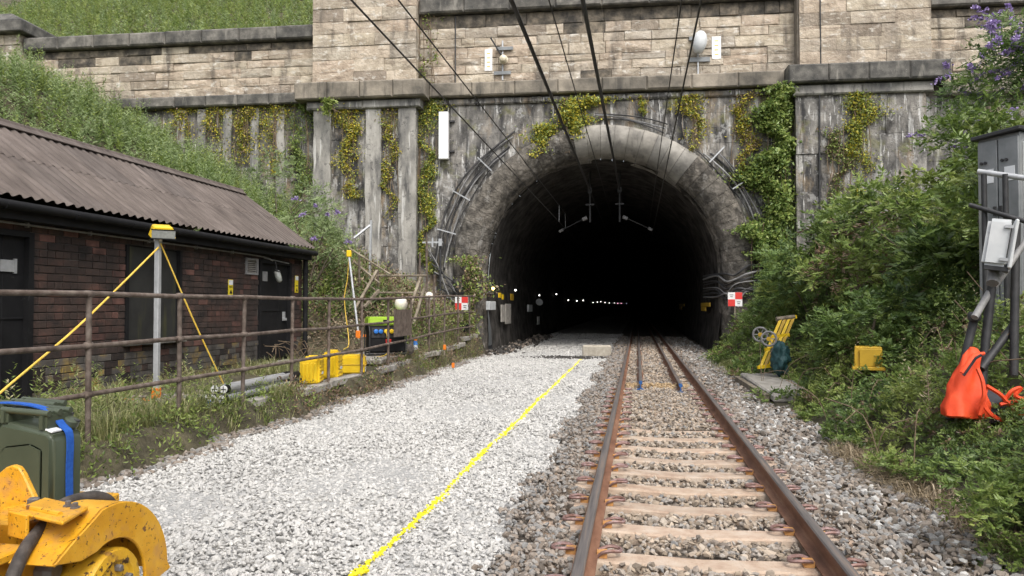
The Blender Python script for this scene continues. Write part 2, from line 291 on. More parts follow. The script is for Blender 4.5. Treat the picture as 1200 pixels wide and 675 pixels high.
def sprays(B, O, tw, ln, size, nl=9, asp=.45, droop=.35, shade=None, var=.12):
    """leafy twigs: tw twigs from each base B growing out along O, each with nl leaves set left and right of it"""
    n = len(B) * tw; i = np.repeat(np.arange(len(B)), tw)
    d = unit(O[i] * .9 + rng.normal(size=(n, 3)) * .55 + np.array([0, 0, .25])); l = ln * rng.uniform(.55, 1.3, n); b = B[i] + rng.normal(size=(n, 3)) * ln * .25
    side = unit(np.cross(d, np.array([0, 0, 1.0]) + rng.normal(size=(n, 3)) * .35)); f = np.linspace(.25, 1, nl); sg = np.where(np.arange(nl) % 2, 1, -1) * (np.arange(nl) < nl - 1)
    P = b[:, None] + d[:, None] * (l[:, None] * f[None])[..., None] + np.array([0, 0, -1.0]) * (droop * l[:, None] * f[None] ** 2)[..., None]
    D = d[:, None] * .55 + side[:, None] * (sg * .9)[None, :, None] + np.array([0, 0, -.25 * droop])
    Ln = (size * rng.uniform(.65, 1.3, (n, nl))); sb = (np.full(len(B), .5) if shade is None else shade)[i]
    sh = np.clip(sb[:, None] + rng.normal(size=(n, 1)) * var + rng.normal(size=(n, nl)) * .09, 0, 1)
    return P.reshape(-1, 3), D.reshape(-1, 3), Ln.ravel(), Ln.ravel() * asp, sh.ravel()
def shell(c, rad, n, inner=.6, lump=.25, seed=0, zmin=-.5):
    d = unit(rng.normal(size=(n * 2, 3))); d = d[d[:, 2] > zmin][:n]
    q = np.array([noise.noise(Vector(x) * 2.2 + Vector((seed, seed * 2, 0))) for x in d])
    r = rng.uniform(inner, 1, len(d)) ** .6 * (1 + lump * 1.6 * q)
    return np.array(c) + d * r[:, None] * np.array(rad), d
def grassmesh(name, P, H, mats, lean=.35, wid=.008, shade=None):
    n = len(P); a = rng.uniform(0, 2 * PI, n); d = np.stack([np.cos(a), np.sin(a), np.zeros(n)], 1); s = np.stack([-np.sin(a), np.cos(a), np.zeros(n)], 1)
    H = np.broadcast_to(H, n)[:, None] * rng.uniform(.5, 1.2, (n, 1)); ln = rng.uniform(.1, 1, (n, 1)) * lean
    wv = wid * rng.uniform(.6, 1.5, (n, 1)); z = np.array([[0, 0, 1.0]])
    m = P + z * H * .6 + d * H * ln * .35; t = P + z * H * (1 - .25 * ln) + d * H * ln * 1.1
    V = np.stack([P - s * wv, P + s * wv, m + s * wv * .7, m - s * wv * .7, t], 1).reshape(-1, 3); k = np.arange(n) * 5
    Fc = np.stack([np.stack([k, k + 1, k + 2], 1), np.stack([k, k + 2, k + 3], 1), np.stack([k + 3, k + 2, k + 4], 1)], 1).reshape(-1, 3)
    tint = np.ones((n, 5, 4), np.float32); tint[:, :, 0] = (np.clip(rng.normal(.5, .25, n), 0, 1) if shade is None else shade)[:, None]
    return npmesh(name, V, Fc, mats, tint.reshape(-1, 4))
_ico = bmesh.new(); bmesh.ops.create_icosphere(_ico, subdivisions=1, radius=1)
ICV = np.array([v.co[:] for v in _ico.verts]); ICF = np.array([[v.index for v in f.verts] for f in _ico.faces]); _ico.free()
SHP = []
for i in range(14):
    v = ICV.copy()
    for k in range(5):                                                    # chop flat facets off: crushed stone
        nn = unit(rng.normal(size=(1, 3)))[0]; dd = rng.uniform(.45, .75); q = v @ nn; v = v - np.outer(np.maximum(q - dd, 0), nn)
    SHP.append(v + rng.normal(size=v.shape) * .05)
def stones(name, P, S, mats, shade, mi=None, flat=.62):
    n = len(P); q = unit(rng.normal(size=(n, 4))); q[:, 1:3] *= 1.0; w_, x, y, z = q.T
    Rm = np.stack([1 - 2 * (y * y + z * z), 2 * (x * y - z * w_), 2 * (x * z + y * w_), 2 * (x * y + z * w_), 1 - 2 * (x * x + z * z), 2 * (y * z - x * w_), 2 * (x * z - y * w_), 2 * (y * z + x * w_), 1 - 2 * (x * x + y * y)], 1).reshape(n, 3, 3)
    sh = np.stack(SHP)[rng.integers(0, len(SHP), n)]; sca = np.stack([rng.uniform(.85, 1.35, n), rng.uniform(.7, 1.0, n), rng.uniform(.45, .8, n)], 1) * S[:, None]
    V = np.einsum('nij,nvj->nvi', Rm, sh * sca[:, None, :]); V[:, :, 2] *= flat + .2; V += P[:, None, :]
    k = V.shape[1]; Fc = (ICF[None] + (np.arange(n) * k)[:, None, None]).reshape(-1, 3)
    tint = np.ones((n, k, 4), np.float32); tint[:, :, 0] = shade[:, None]
    return npmesh(name, V.reshape(-1, 3), Fc, mats, tint.reshape(-1, 4), None if mi is None else np.repeat(mi, len(ICF)))

# ------------------------------------------------------------ terrain
LEDGE = .1
def ss(a, b, x): t = np.clip((x - a) / (b - a), 0, 1); return t * t * (3 - 2 * t)
def fnoise(x, y, s=1.0): return np.sin(x * 1.7 * s + 1.3) * np.sin(y * 1.1 * s + .4) * .5 + np.sin(x * .63 * s - y * .9 * s + 2.1) * .35 + np.sin(x * 3.9 * s + y * 3.1 * s) * .18
def gz(x, y):
    x = np.asarray(x, float); y = np.asarray(y, float)
    edge = -5.08 + .10 * np.sin(y * 1.9) + .07 * np.sin(y * 4.7 + 1) - .12 * ss(15, 24, y)
    z = np.full(np.broadcast(x, y).shape, -.33)
    led = LEDGE + .19 * ss(13, 23, y) + .02 * fnoise(x, y, 3)
    z = z + (led + .33) * ss(0, .42, edge - x)
    xs = -9.9 + 4.6 * ss(17.4, 22, y)
    z = z + np.minimum(.565 * np.maximum(0, xs - x), 9.0) + .12 * fnoise(x, y) * ss(0, 2, xs - x)
    xr = 2.15 + .10 * np.sin(y * 1.3)
    slab = ss(13.2, 14.2, y) * (1 - ss(19.6, 21.5, y))
    z = z + .14 * ss(0, .3, x - xr) + .64 * np.maximum(0, x - (2.55 + 1.15 * slab)) + .10 * fnoise(x + 3, y) * ss(0, 2, x - 2.6)
    return np.minimum(z, 11.2)
xsA = np.concatenate([np.linspace(-120, -24, 14), np.linspace(-23, -6, 60), np.linspace(-5.8, -4.4, 24), np.linspace(-4, 1.6, 8), np.linspace(1.8, 4, 24), np.linspace(4.3, 22, 50), np.linspace(24, 120, 14)])
ysA = np.concatenate([np.linspace(-120, -8, 16), np.linspace(-6, 27.2, 140)])
X, Y = np.meshgrid(xsA, ysA); Z = gz(X, Y); nx, ny = len(xsA), len(ysA)
ii = (np.arange(ny - 1)[:, None] * nx + np.arange(nx - 1)[None]).ravel(); gf = np.stack([ii, ii + 1, ii + nx + 1, ii + nx], 1)
cx_ = (X[:-1, :-1] + X[1:, 1:]).ravel() / 2; cy_ = (Y[:-1, :-1] + Y[1:, 1:]).ravel() / 2
keep = ~((cy_ > 26.2) & (cx_ > -6.3) & (cx_ < 3.9)); gf = gf[keep]
g = ob('ground', npmesh('ground', np.stack([X, Y, Z], -1).reshape(-1, 3), gf, m_soil)); tag(g, kind='structure')
g.data.polygons.foreach_set('use_smooth', [True] * len(g.data.polygons))
def sheet(name, x0, x1, y0, y1, z, m, nxx=2, nyy=40, wob=0):
    xs = np.linspace(x0, x1, nxx + 1); ys = np.linspace(y0, y1, nyy + 1); Xq, Yq = np.meshgrid(xs, ys)
    if wob: Xq = Xq + wob * np.sin(Yq * 2.3) * (Xq == x0)
    i2 = (np.arange(nyy)[:, None] * (nxx + 1) + np.arange(nxx)[None]).ravel(); q = np.stack([i2, i2 + 1, i2 + nxx + 2, i2 + nxx + 1], 1)
    o = ob(name, npmesh(name, np.stack([Xq, Yq, np.full_like(Xq, z)], -1).reshape(-1, 3), q, m)); return tag(o, kind='structure')
sheet('old_trackbed', -5.6, 2.25, -20, 420, -.262, m_greyG, 4, 120)
sheet('tunnel_floor', -6.4, 3.4, 26.15, 420, -.27, m_greyG, 4, 60)
sheet('new_trackbed', -5.25, -.97, -20, 120, -.238, m_paleG, 4, 200)

# ballast as crushed stone
def scatter(x0, x1, y0, y1, dens): n = int((x1 - x0) * (y1 - y0) * dens); return rng.uniform(x0, x1, n), rng.uniform(y0, y1, n)
def ledge_x(y): return -5.03 + .10 * np.sin(y * 1.9) + .07 * np.sin(y * 4.7 + 1) - .12 * ss(15, 24, y)
PP = []; SS = []
for y0, y1, dens, s in ((2.2, 5.5, 1250, .0245), (5.5, 9, 980, .026), (9, 14, 720, .028), (14, 26, 420, .032), (26, 45, 60, .05)):
    x, y = scatter(-5.35, -.82, y0, y1, dens)
    k = (x > ledge_x(y)) & (x < -.97 + .09 * np.sin(y * 1.7) + .06 * np.sin(y * 5.1) + rng.normal(size=len(x)) * .05) & ~((np.abs(x + 2.15) < .45) & (np.abs(y - 24.2) < .45)); x, y = x[k], y[k]
    sz = s * rng.uniform(.5, 1.25, len(x)) * np.where(rng.random(len(x)) < .06, 1.5, 1); z = -.238 + rng.uniform(-.008, .022, len(x)) + .026 * fnoise(x, y, 1.3)
    PP.append(np.stack([x, y, z], 1)); SS.append(sz)
yq = np.concatenate([rng.uniform(3, 9, 1100), rng.uniform(9, 23.6, 1900)]); xq = -1.75 + .02 * np.sin(yq * 1.3) + rng.normal(size=len(yq)) * .026 * (1 + .3 * np.sin(yq * 2.7)); zq = -.218 + .026 * fnoise(xq, yq, 1.3) + rng.uniform(-.006, .006, len(yq))
PP.append(np.stack([xq, yq, zq], 1)); SS.append(np.full(len(yq), .016) * rng.uniform(.6, 1.4, len(yq)) * (1 + .4 * (yq > 9)))
P = np.concatenate(PP); S = np.concatenate(SS)
yl = np.abs(P[:, 0] + 1.75 - .02 * np.sin(P[:, 1] * 1.3)) < (.030 + .010 * np.sin(P[:, 1] * 3.3)) * rng.uniform(.3, 1.35, len(P)); yl &= P[:, 1] < 23.5
tag(ob('pale_ballast', stones('pale_ballast', P, S, [m_pale, m_yline], np.clip(rng.normal(.56, .2, len(P)) + .16 * fnoise(P[:, 0] * .9, P[:, 1] * .6), 0, 1), yl.astype(int))), 'fresh pale grey crushed stone ballast with a sprayed yellow line', 'ballast', kind='stuff')
PP = []; SS = []; MI = []
SL0, SLS, RX0, RX1 = 4.33, .64, -.335, 1.172; RC = (RX0 + RX1) / 2
for y0, y1, dens, s in ((2.2, 5.5, 760, .028), (5.5, 9, 600, .030), (9, 15, 400, .033), (15, 26, 150, .045), (26, 40, 50, .05)):
    x, y = scatter(-1.12, 2.5, y0, y1, dens)
    between = (x > RX0) & (x < RX1); ph = np.abs(((y - SL0 + SLS / 2) % SLS) - SLS / 2); on = (ph < .125) & (y < 10 + 3 * rng.random(len(y)) ** 2)
    k = (x > -.97 + .09 * np.sin(y * 1.7) + .06 * np.sin(y * 5.1) + rng.normal(size=len(x)) * .06)
    k &= ~(on & (x > RX0 - .17) & (x < RX1 + .17)) & (np.abs(x - RX0) > .085) & (np.abs(x - RX1) > .085) & ~((y > 13) & (x > 2.28) & (y < 21))
    x, y, between = x[k], y[k], between[k]
    z = -.215 + .025 * fnoise(x, y, 1.5) + rng.uniform(-.01, .02, len(x)) + (.005 + .03 * ss(8.5, 12, y)) * between + .075 * np.exp(-((x + .68) / .2) ** 2) + .06 * np.exp(-((x - 1.5) / .2) ** 2)
    PP.append(np.stack([x, y, z], 1)); SS.append(s * rng.uniform(.6, 1.35, len(x)) * (1 + .35 * (x > 1.45) * (rng.random(len(x)) < .5))); MI.append(np.where(between & (rng.random(len(x)) < .8), 1, np.where((x > 1.5) & (rng.random(len(x)) < .12), 2, 0)))
P = np.concatenate(PP); S = np.concatenate(SS)
tag(ob('old_ballast', stones('old_ballast', P, S, [m_grey, m_rusty, m_pale], rng.uniform(0, 1, len(P)) * .85, np.concatenate(MI).astype(int))), 'old grey brown stone ballast around the rails', 'ballast', kind='stuff')
# stones that spilled against the dark ledge edge
x, y = scatter(-5.5, -4.75, 2.5, 25, 260); k = np.abs(x - ledge_x(y) + .02) < .17; x, y = x[k], y[k]
P = np.stack([x, y, np.maximum(gz(x, y) + .012, -.215)], 1)
tag(ob('spilled_stones', stones('spilled_stones', P, .042 * rng.uniform(.5, 1.4, len(P)), [m_grey], rng.uniform(0, .85, len(P)))), 'dirty loose stones along the foot of the ledge', 'stones', kind='stuff')

# ------------------------------------------------------------ railway track
trk = thing('railway_track', 'rusty railway track on orange stained concrete sleepers running into the tunnel', 'railway track', (RC, 4, 0))
TX = Matrix.Translation((-RC, -4, 0))
def rail_mesh(y0, y1, name, end=None):
    prof = [(-.074, -.160), (.074, -.160), (.074, -.150), (.020, -.136), (.010, -.120), (.009, -.048), (.034, -.036), (.035, -.010), (.026, -.001), (0, .0015), (-.026, -.001), (-.035, -.010), (-.034, -.036), (-.009, -.048), (-.010, -.120), (-.020, -.136), (-.074, -.150)]
    n = len(prof); ys = [y0, y1]; V = [(x, yy, z) for yy in ys for x, z in prof]
    fs = [tuple(range(n)), tuple(range(2 * n - 1, n - 1, -1))] + [(i, n + i, n + (i + 1) % n, (i + 1) % n) for i in range(n)]
    mb = MB(); mb.add(V, fs); mb.m = [0, 0] + [1 if prof[i][1] > -.012 and prof[(i + 1) % n][1] > -.012 else 0 for i in range(n)]
    return mb.mesh(name, [m_rust, m_railtop])
for xx in (RX0, RX1):
    o = ob('rail', rail_mesh(-12, 400, 'rail'), trk); o.matrix_local = Matrix.Translation((xx - RC, -4, 0))
slv = []
for xx, top, hw in ((-1.25, -.175, .10), (-.98, -.165, .10), (-.5, -.172, .105), (0, -.190, .11), (.5, -.172, .105), (.98, -.165, .10), (1.25, -.175, .10)): slv.append((xx, top, hw))
mb = MB(); V = []; fs = []
for xx, top, hw in slv: V += [(xx, -hw - .03, -.34), (xx, -hw, top - .012), (xx, -hw + .012, top), (xx, hw - .012, top), (xx, hw, top - .012), (xx, hw + .03, -.34)]
for i in range(len(slv) - 1):
    for k in range(5): fs.append((i * 6 + k, (i + 1) * 6 + k, (i + 1) * 6 + k + 1, i * 6 + k + 1))
fs += [tuple(range(6)), tuple(range(len(V) - 1, len(V) - 7, -1))]; mb.add(V, fs); me_sl = mb.mesh('sleeper', m_sleeper)
mb = MB()
cp = curve3([(.028, -.05, .0), (.055, -.055, .022), (.10, -.048, .03), (.145, -.03, .026), (.155, 0, .024), (.14, .028, .026), (.095, .035, .03), (.05, .012, .024), (.03, 0, .016)], 4)
mb.tube(cp, .0095, 6); mb.box((.052, -.02, .008), (.055, .06, .03), mi=1)
me_cl = mb.mesh('rail_clip', [m_clip, m_clipO], smooth=50)
for i in range(46):
    y = SL0 - .64 * 2 + i * SLS + random.uniform(-.012, .012)
    s = ob('sleeper', me_sl, trk); s.location = (random.uniform(-.01, .01), y - 4, random.uniform(-.006, .004) - .012 * (y > 10)); s.rotation_euler = (0, 0, random.uniform(-.006, .006))
    if y > 15: continue
    for xx, sg in ((RX0, -1), (RX0, 1), (RX1, -1), (RX1, 1)):
        c = ob('rail_clip', me_cl, s); c.scale = (1.2, 1.25, 1.3); c.location = (xx - RC + sg * .042, random.uniform(-.01, .01), -.158); c.rotation_euler = (0, 0, 0 if sg > 0 else PI)
for xx, y0, nm, lb in ((.055, 14.7, 'loose_rail', 'left of two loose rails with blue painted ends lying between the running rails'), (.80, 14.3, 'loose_rail', 'right of two loose rails with blue painted ends lying between the running rails')):
    t = thing(nm, lb, 'rail', (xx, y0, 0), 0, 'loose rails laid inside the track')
    o = ob('rail', rail_mesh(.22, 300, 'rail'), t); o.location = (0, 0, -.01)
    o2 = rail_mesh(0, .22, 'painted_end'); o2.materials.clear(); o2.materials.append(m_blue); o2.materials.append(m_blue); e = ob('painted_end', o2, t); e.location = (0, 0, -.01)
mb = MB()                                                                 # rotten timber heaped across the loose rail ends
x, y = rng.uniform(-.22, 1.0, 420), rng.normal(15.25, .14, 420)
P = np.stack([x, y, -.19 + .10 * np.exp(-((y - 15.25) / .16) ** 2) * rng.uniform(.2, 1, 420)], 1)
m_sand = mat('sandy_grit', [(.3, .3, .3), (.6, .6, .6)], 60, .95, world=True, tint=[(.26, .18, .10), (.36, .26, .15), (.45, .34, .21)])
tag(ob('sandy_rubble', stones('sandy_rubble', P, .045 * rng.uniform(.6, 1.4, 420), [m_sand], rng.random(420))), 'sandy brown rubble heaped across the ends of the loose rails', 'rubble', kind='stuff')

# ------------------------------------------------------------ tunnel portal
por = thing('tunnel_portal', 'weathered sandstone tunnel portal with parapet, pilasters and a round arch', 'tunnel portal', tuple(PO), SK)
AR, RO, AZ = 4.22, 5.33, 2.57
def block_mesh(wd, dp, h, b, j=.012, rough=0.0):
    x, z = wd / 2, h / 2; q = lambda: random.uniform(-j, j)
    V = [(-x, dp, -z), (x, dp, -z), (x, dp, z), (-x, dp, z), (-x, b, -z), (x, b, -z), (x, b, z), (-x, b, z)]
    V += [(-x + b + q(), q() * 1.2, -z + b + abs(q())), (x - b + q(), q() * 1.2, -z + b + abs(q())), (x - b + q(), q() * 1.2, z - b - abs(q())), (-x + b + q(), q() * 1.2, z - b - abs(q()))]
    V += [(random.uniform(-.2, .2) * wd, -random.uniform(0, rough), random.uniform(-.15, .15) * h)]
    F_ = [(4, 5, 9, 8), (5, 6, 10, 9), (6, 7, 11, 10), (7, 4, 8, 11), (0, 1, 5, 4), (1, 2, 6, 5), (2, 3, 7, 6), (3, 0, 4, 7), (8, 9, 12), (9, 10, 12), (10, 11, 12), (11, 8, 12)]
    return V, F_
def blk(name, u0, u1, z0, z1, off, m, parent=por, dp=.35, b=.018, gap=.008, j=.012, rough=.015):
    if u1 - u0 < .1 or z1 - z0 < .05: return
    V, F_ = block_mesh(u1 - u0 - 2 * gap, dp, z1 - z0 - 2 * gap, b, j, rough); me = bpy.data.meshes.new(name); me.from_pydata(V, [], F_); me.materials.append(m)
    o = ob(name, me, parent); o.location = ((u0 + u1) / 2, -off, (z0 + z1) / 2); return o
def courses(name, u0, u1, z0, z1, off, hs_, wr, mfun, **k):
    z = z0; c = 0
    while z < z1 - .02:
        h = random.uniform(*hs_); h = z1 - z if z + h > z1 - hs_[0] * .6 else h; u = u0
        while u < u1 - .02:
            wd = random.uniform(*wr); wd = u1 - u if u + wd > u1 - wr[0] * .7 else wd
            q = k.pop('clip', None) if False else None
            yield u, u + wd, z, z + h, off + random.uniform(-.022, .024), mfun(u, z, z + h, z1, c)
            u += wd
        z += h; c += 1
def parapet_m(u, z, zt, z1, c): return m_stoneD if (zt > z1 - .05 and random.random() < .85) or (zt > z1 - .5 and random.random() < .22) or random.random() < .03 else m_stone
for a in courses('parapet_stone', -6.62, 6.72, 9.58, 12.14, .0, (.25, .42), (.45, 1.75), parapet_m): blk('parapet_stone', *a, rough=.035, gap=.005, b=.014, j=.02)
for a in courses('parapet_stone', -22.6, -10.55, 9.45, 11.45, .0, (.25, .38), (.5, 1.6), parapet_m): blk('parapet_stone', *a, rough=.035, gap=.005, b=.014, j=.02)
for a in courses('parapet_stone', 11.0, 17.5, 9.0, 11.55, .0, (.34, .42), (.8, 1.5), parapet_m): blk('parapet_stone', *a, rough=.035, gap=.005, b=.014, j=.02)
for u0, u1 in ((-10.55, -6.63), (6.75, 11.0)):
    for a in courses('pilaster_stone', u0, u1, 9.62, 13.6, .5, (.42, .5), (1.0, 1.7), lambda *q: m_stone): blk('pilaster_stone', *a, dp=.8, rough=.03, gap=.003, b=.008, j=.01)
for a in courses('pilaster_stone', -25.2, -22.55, 8.6, 12.1, .35, (.34, .42), (.7, 1.3), lambda *q: m_stone): blk('pilaster_stone', *a, dp=.7, gap=.004, b=.01)
# lower masonry in large courses, trimmed round the arch
def clear(u0, u1, z0, z1, r=4.75):
    for u in (u0, u1, (u0 + u1) / 2):
        for z in (z0, z1):
            if (z < AZ and abs(u) < r) or (z >= AZ and math.hypot(u, z - AZ) < r): return False
    return True
def lower(u0, u1, z0, z1, off, m):
    if clear(u0, u1, z0, z1): blk('wall_block', u0, u1, z0, z1, off, m, dp=.3, b=.004, gap=.0015, j=.005, rough=.01)
    elif u1 - u0 > .3: um = (u0 + u1) / 2; lower(u0, um, z0, z1, off, m); lower(um, u1, z0, z1, off, m)
random.seed(5)
z = -.3
while z < 9.0:
    h = .535; u = -6.6 - (.5 if int(z * 2) % 2 else 0)
    while u < 6.7:
        wd = random.uniform(.95, 1.35); a0 = max(u, -6.62); a1 = min(u + wd, 6.6)
        if a1 - a0 > .1 and (z > 2.2 or a1 < -3 ) : lower(a0, a1, z, min(z + h, 9.05), random.uniform(-.006, .006), m_lower)
        u += wd
    z += h
for a in courses('wall_block', 6.6, 10.8, 2.8, 9.0, .5, (.6, .7), (1.1, 1.6), lambda *q: m_lower): lower(*a)
for a in courses('wall_block', -10.5, -6.64, 2.4, 9.0, .36, (.6, .7), (1.2, 1.6), lambda *q: m_lower): lower(*a)
for a in courses('wall_block', -21, -10.5, 3.6, 9.0, -.06, (.7, .8), (1.6, 2.2), lambda *q: m_lower): lower(*a)
for a in courses('wall_block', 10.8, 16, 5.0, 8.6, -.04, (.6, .7), (1.3, 1.8), lambda *q: m_lower): lower(*a)
def rib(u0, u1, z0, z1, off, dp): 
    mb = MB(); n = 12
    for i in range(n):
        za, zb = z0 + (z1 - z0) * i / n, z0 + (z1 - z0) * (i + 1) / n
    V = []; Fq = []
    for i in range(n + 1):
        z = z0 + (z1 - z0) * i / n; q = lambda: random.uniform(-.02, .02)
        V += [(u0 + q(), dp - off, z), (u0 + q(), -off + q(), z), (u1 + q(), -off + q(), z), (u1 + q(), dp - off, z)]
    for i in range(n):
        for k in range(3): Fq.append((4 * i + k, 4 * i + k + 1, 4 * i + 5 + k, 4 * i + 4 + k))
    Fq += [(0, 1, 2, 3), tuple(4 * n + k for k in (3, 2, 1, 0))]
    mb.add(V, Fq).build('rib', m_rib, por)
for px0, px1 in ((367, 387), (428, 446), (467, 487)): rib(onW(px0, 200, .5)[0], onW(px1, 200, .5)[0], 2.2, 8.98, .5, .2)
for px in (214, 238, 268, 300, 330): u = onW(px, 150)[0]; rib(u - .16, u + .16, 4, 8.95, .12, .25)
# wall core behind the facing, open at the arch
mb = MB(); NS = 90; core = lambda u0, u1, z0, z1, y0, y1: mb.box(((u0 + u1) / 2, (y0 + y1) / 2, (z0 + z1) / 2), (u1 - u0, y1 - y0, z1 - z0))
core(-24.9, -22.6, -1, 12.05, .3, 1.3); core(-22.6, -10.5, -1, 11.4, .12, 1.2); core(-10.45, -6.7, -1, 13.6, -.30, 1.2); core(6.7, 10.75, -1, 13.6, -.40, 1.2); core(10.75, 40, -1, 11.5, .12, 1.2)
core(-6.7, -4.4, -1, 12.1, .12, 1.2); core(4.4, 6.7, -1, 12.1, .12, 1.2)
for i in range(NS):
    a, b = -4.4 + 8.8 * i / NS, -4.4 + 8.8 * (i + 1) / NS; zz = AZ + min(math.sqrt(max(0, 4.4 ** 2 - a * a)), math.sqrt(max(0, 4.4 ** 2 - b * b))); core(a, b, zz, 12.1, .12, 1.2)
mb.build('wall_core', m_mortar, por)
# arch ring of rounded voussoirs and jamb stones
prof = [(5.36, .0), (5.33, .20), (5.18, .36), (4.95, .42), (4.70, .36), (4.46, .20), (4.30, -.06), (4.23, -.40), (4.21, -.95)]
def ringpt(r, off, a, jit):
    p = Vector((r * math.cos(a), -off, AZ + r * math.sin(a)))
    d = noise.noise(p * 1.6) * .9 + noise.noise(p * 4.1) * .6; return p + Vector((math.cos(a) * .6, -.8, math.sin(a) * .6)) * d * jit
NV = 32
for i in range(NV):
    a0, a1 = PI * i / NV + .0012, PI * (i + 1) / NV - .0012; V = []; ns = 3
    am = math.degrees((a0 + a1) / 2); sm = 50 < am < 100
    for k in range(ns + 1):
        a = a0 + (a1 - a0) * k / ns
        for r, of in prof: V.append(ringpt(r, of, a, (.025 if sm else .055)))
    n = len(prof); Fq = [(k * n + j, k * n + j + 1, (k + 1) * n + j + 1, (k + 1) * n + j) for k in range(ns) for j in range(n - 1)]
    Fq += [tuple(range(n)), tuple(range((ns + 1) * n - 1, ns * n - 1, -1))]
    MB().add(V, Fq).build('voussoir', m_ringC if sm else m_ring, por, smooth=50)
for sg in (-1, 1):
    z = -.35
    while z < AZ - .05:
        z1 = min(z + .49, AZ); V = []
        for k in range(3):
            zz = z + .004 + (z1 - z - .008) * k / 2
            for r, of in prof:
                p = Vector((sg * (r - .10 * (1 - zz / AZ) * 0), -of, zz)); d = noise.noise(p * 1.6) + noise.noise(p * 4.1) * .6
                V.append(p + Vector((sg * .4, -.8, 0)) * d * .10)
        n = len(prof); Fq = [(k * n + j, k * n + j + 1, (k + 1) * n + j + 1, (k + 1) * n + j) for k in range(2) for j in range(n - 1)] + [tuple(range(n)), tuple(range(3 * n - 1, 2 * n - 1, -1))]
        MB().add(V, Fq).build('jamb_stone', m_ring, por, smooth=50); z = z1
# string courses, cornices and copings in lengths
def band(name, u0, u1, z0, z1, off, m, step=1.5, dp=.6, chamf=.05):
    n = max(1, round((u1 - u0) / step)); 
    for i in range(n):
        a, b = u0 + (u1 - u0) * i / n, u0 + (u1 - u0) * (i + 1) / n; blk(name, a, b, z0, z1, off + random.uniform(-.008, .008), m, dp=dp + off, b=chamf * random.uniform(.7, 1.2), gap=.004, j=.008, rough=0)
band('string_course_stone', -6.2, 6.3, 9.06, 9.57, .34, m_string); band('string_course_stone', -6.6, 6.55, 8.80, 9.03, .12, m_lower, 2.0)
band('string_course_stone', -22.4, -11.1, 9.02, 9.44, .30, m_coping, 1.3); band('string_course_stone', 11.45, 18, 8.55, 8.99, .30, m_string)
band('cornice_stone', -11.1, -6.2, 8.98, 9.61, .88, m_string, 1.25, dp=.3); band('cornice_stone', -10.75, -6.45, 8.66, 8.96, .62, m_rib, 2.1, dp=.3)
band('cornice_stone', 6.3, 11.45, 8.98, 9.6, .88, m_coping, 1.3, dp=.3); band('cornice_stone', 6.5, 11.0, 8.60, 8.96, .64, m_rib, 2.2, dp=.3)
band('coping_stone', -6.6, 6.72, 12.16, 12.72, .30, m_coping, 1.6, dp=1.0); band('coping_stone', -22.5, -10.6, 11.47, 11.98, .28, m_coping, 1.5, dp=1.0); band('coping_stone', 11.05, 22, 11.57, 12.1, .28, m_coping, 1.5, dp=1.0)
MB().box((-23.85, .3, 12.32), (3.3, 2.0, .42)).box((-23.85, .3, 12.78), (3.3, 2.0, .5), top=.45).build('pier_cap', m_coping, por, bevel=.03)

# tunnel lining
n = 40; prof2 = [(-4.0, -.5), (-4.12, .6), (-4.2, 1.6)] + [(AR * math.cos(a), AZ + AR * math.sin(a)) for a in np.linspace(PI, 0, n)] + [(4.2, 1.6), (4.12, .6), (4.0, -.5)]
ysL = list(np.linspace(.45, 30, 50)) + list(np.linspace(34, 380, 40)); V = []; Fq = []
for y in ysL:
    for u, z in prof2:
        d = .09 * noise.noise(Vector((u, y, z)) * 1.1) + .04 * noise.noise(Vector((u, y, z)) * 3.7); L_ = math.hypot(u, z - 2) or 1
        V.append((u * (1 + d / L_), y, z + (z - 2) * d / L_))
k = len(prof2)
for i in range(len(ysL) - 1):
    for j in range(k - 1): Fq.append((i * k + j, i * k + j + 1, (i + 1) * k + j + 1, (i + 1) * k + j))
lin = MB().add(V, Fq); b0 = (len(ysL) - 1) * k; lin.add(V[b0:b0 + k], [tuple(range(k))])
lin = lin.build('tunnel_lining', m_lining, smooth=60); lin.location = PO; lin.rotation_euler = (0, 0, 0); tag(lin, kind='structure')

# hillside behind the parapet
xs = np.linspace(-60, 60, 90); ys = np.linspace(.9, 40, 40); X, Y = np.meshgrid(xs, ys); Z = 11.0 + .62 * (Y - .9) + .25 * fnoise(X, Y) * ss(1, 4, Y)
i2 = (np.arange(39)[:, None] * 90 + np.arange(89)[None]).ravel()
hl = ob('hillside', npmesh('hillside', np.stack([X, Y, Z], -1).reshape(-1, 3), np.stack([i2, i2 + 1, i2 + 91, i2 + 90], 1), m_soil)); hl.location = PO; hl.rotation_euler = (0, 0, SK); tag(hl, kind='structure')
#--PART2--
def bw(mb, name, mats, parent, **k):                                      # build a part from world coordinates under an unrotated root
    o = mb.build(name, mats, parent, **k)
    if parent is not None and parent.type == 'EMPTY': o.location = -parent.location
    return o
def solo(mb, name, mats, label, cat, group=None, **k): return tag(mb.build(name, mats, **k), label, cat, group)
def gzf(x, y): return float(gz(x, y))

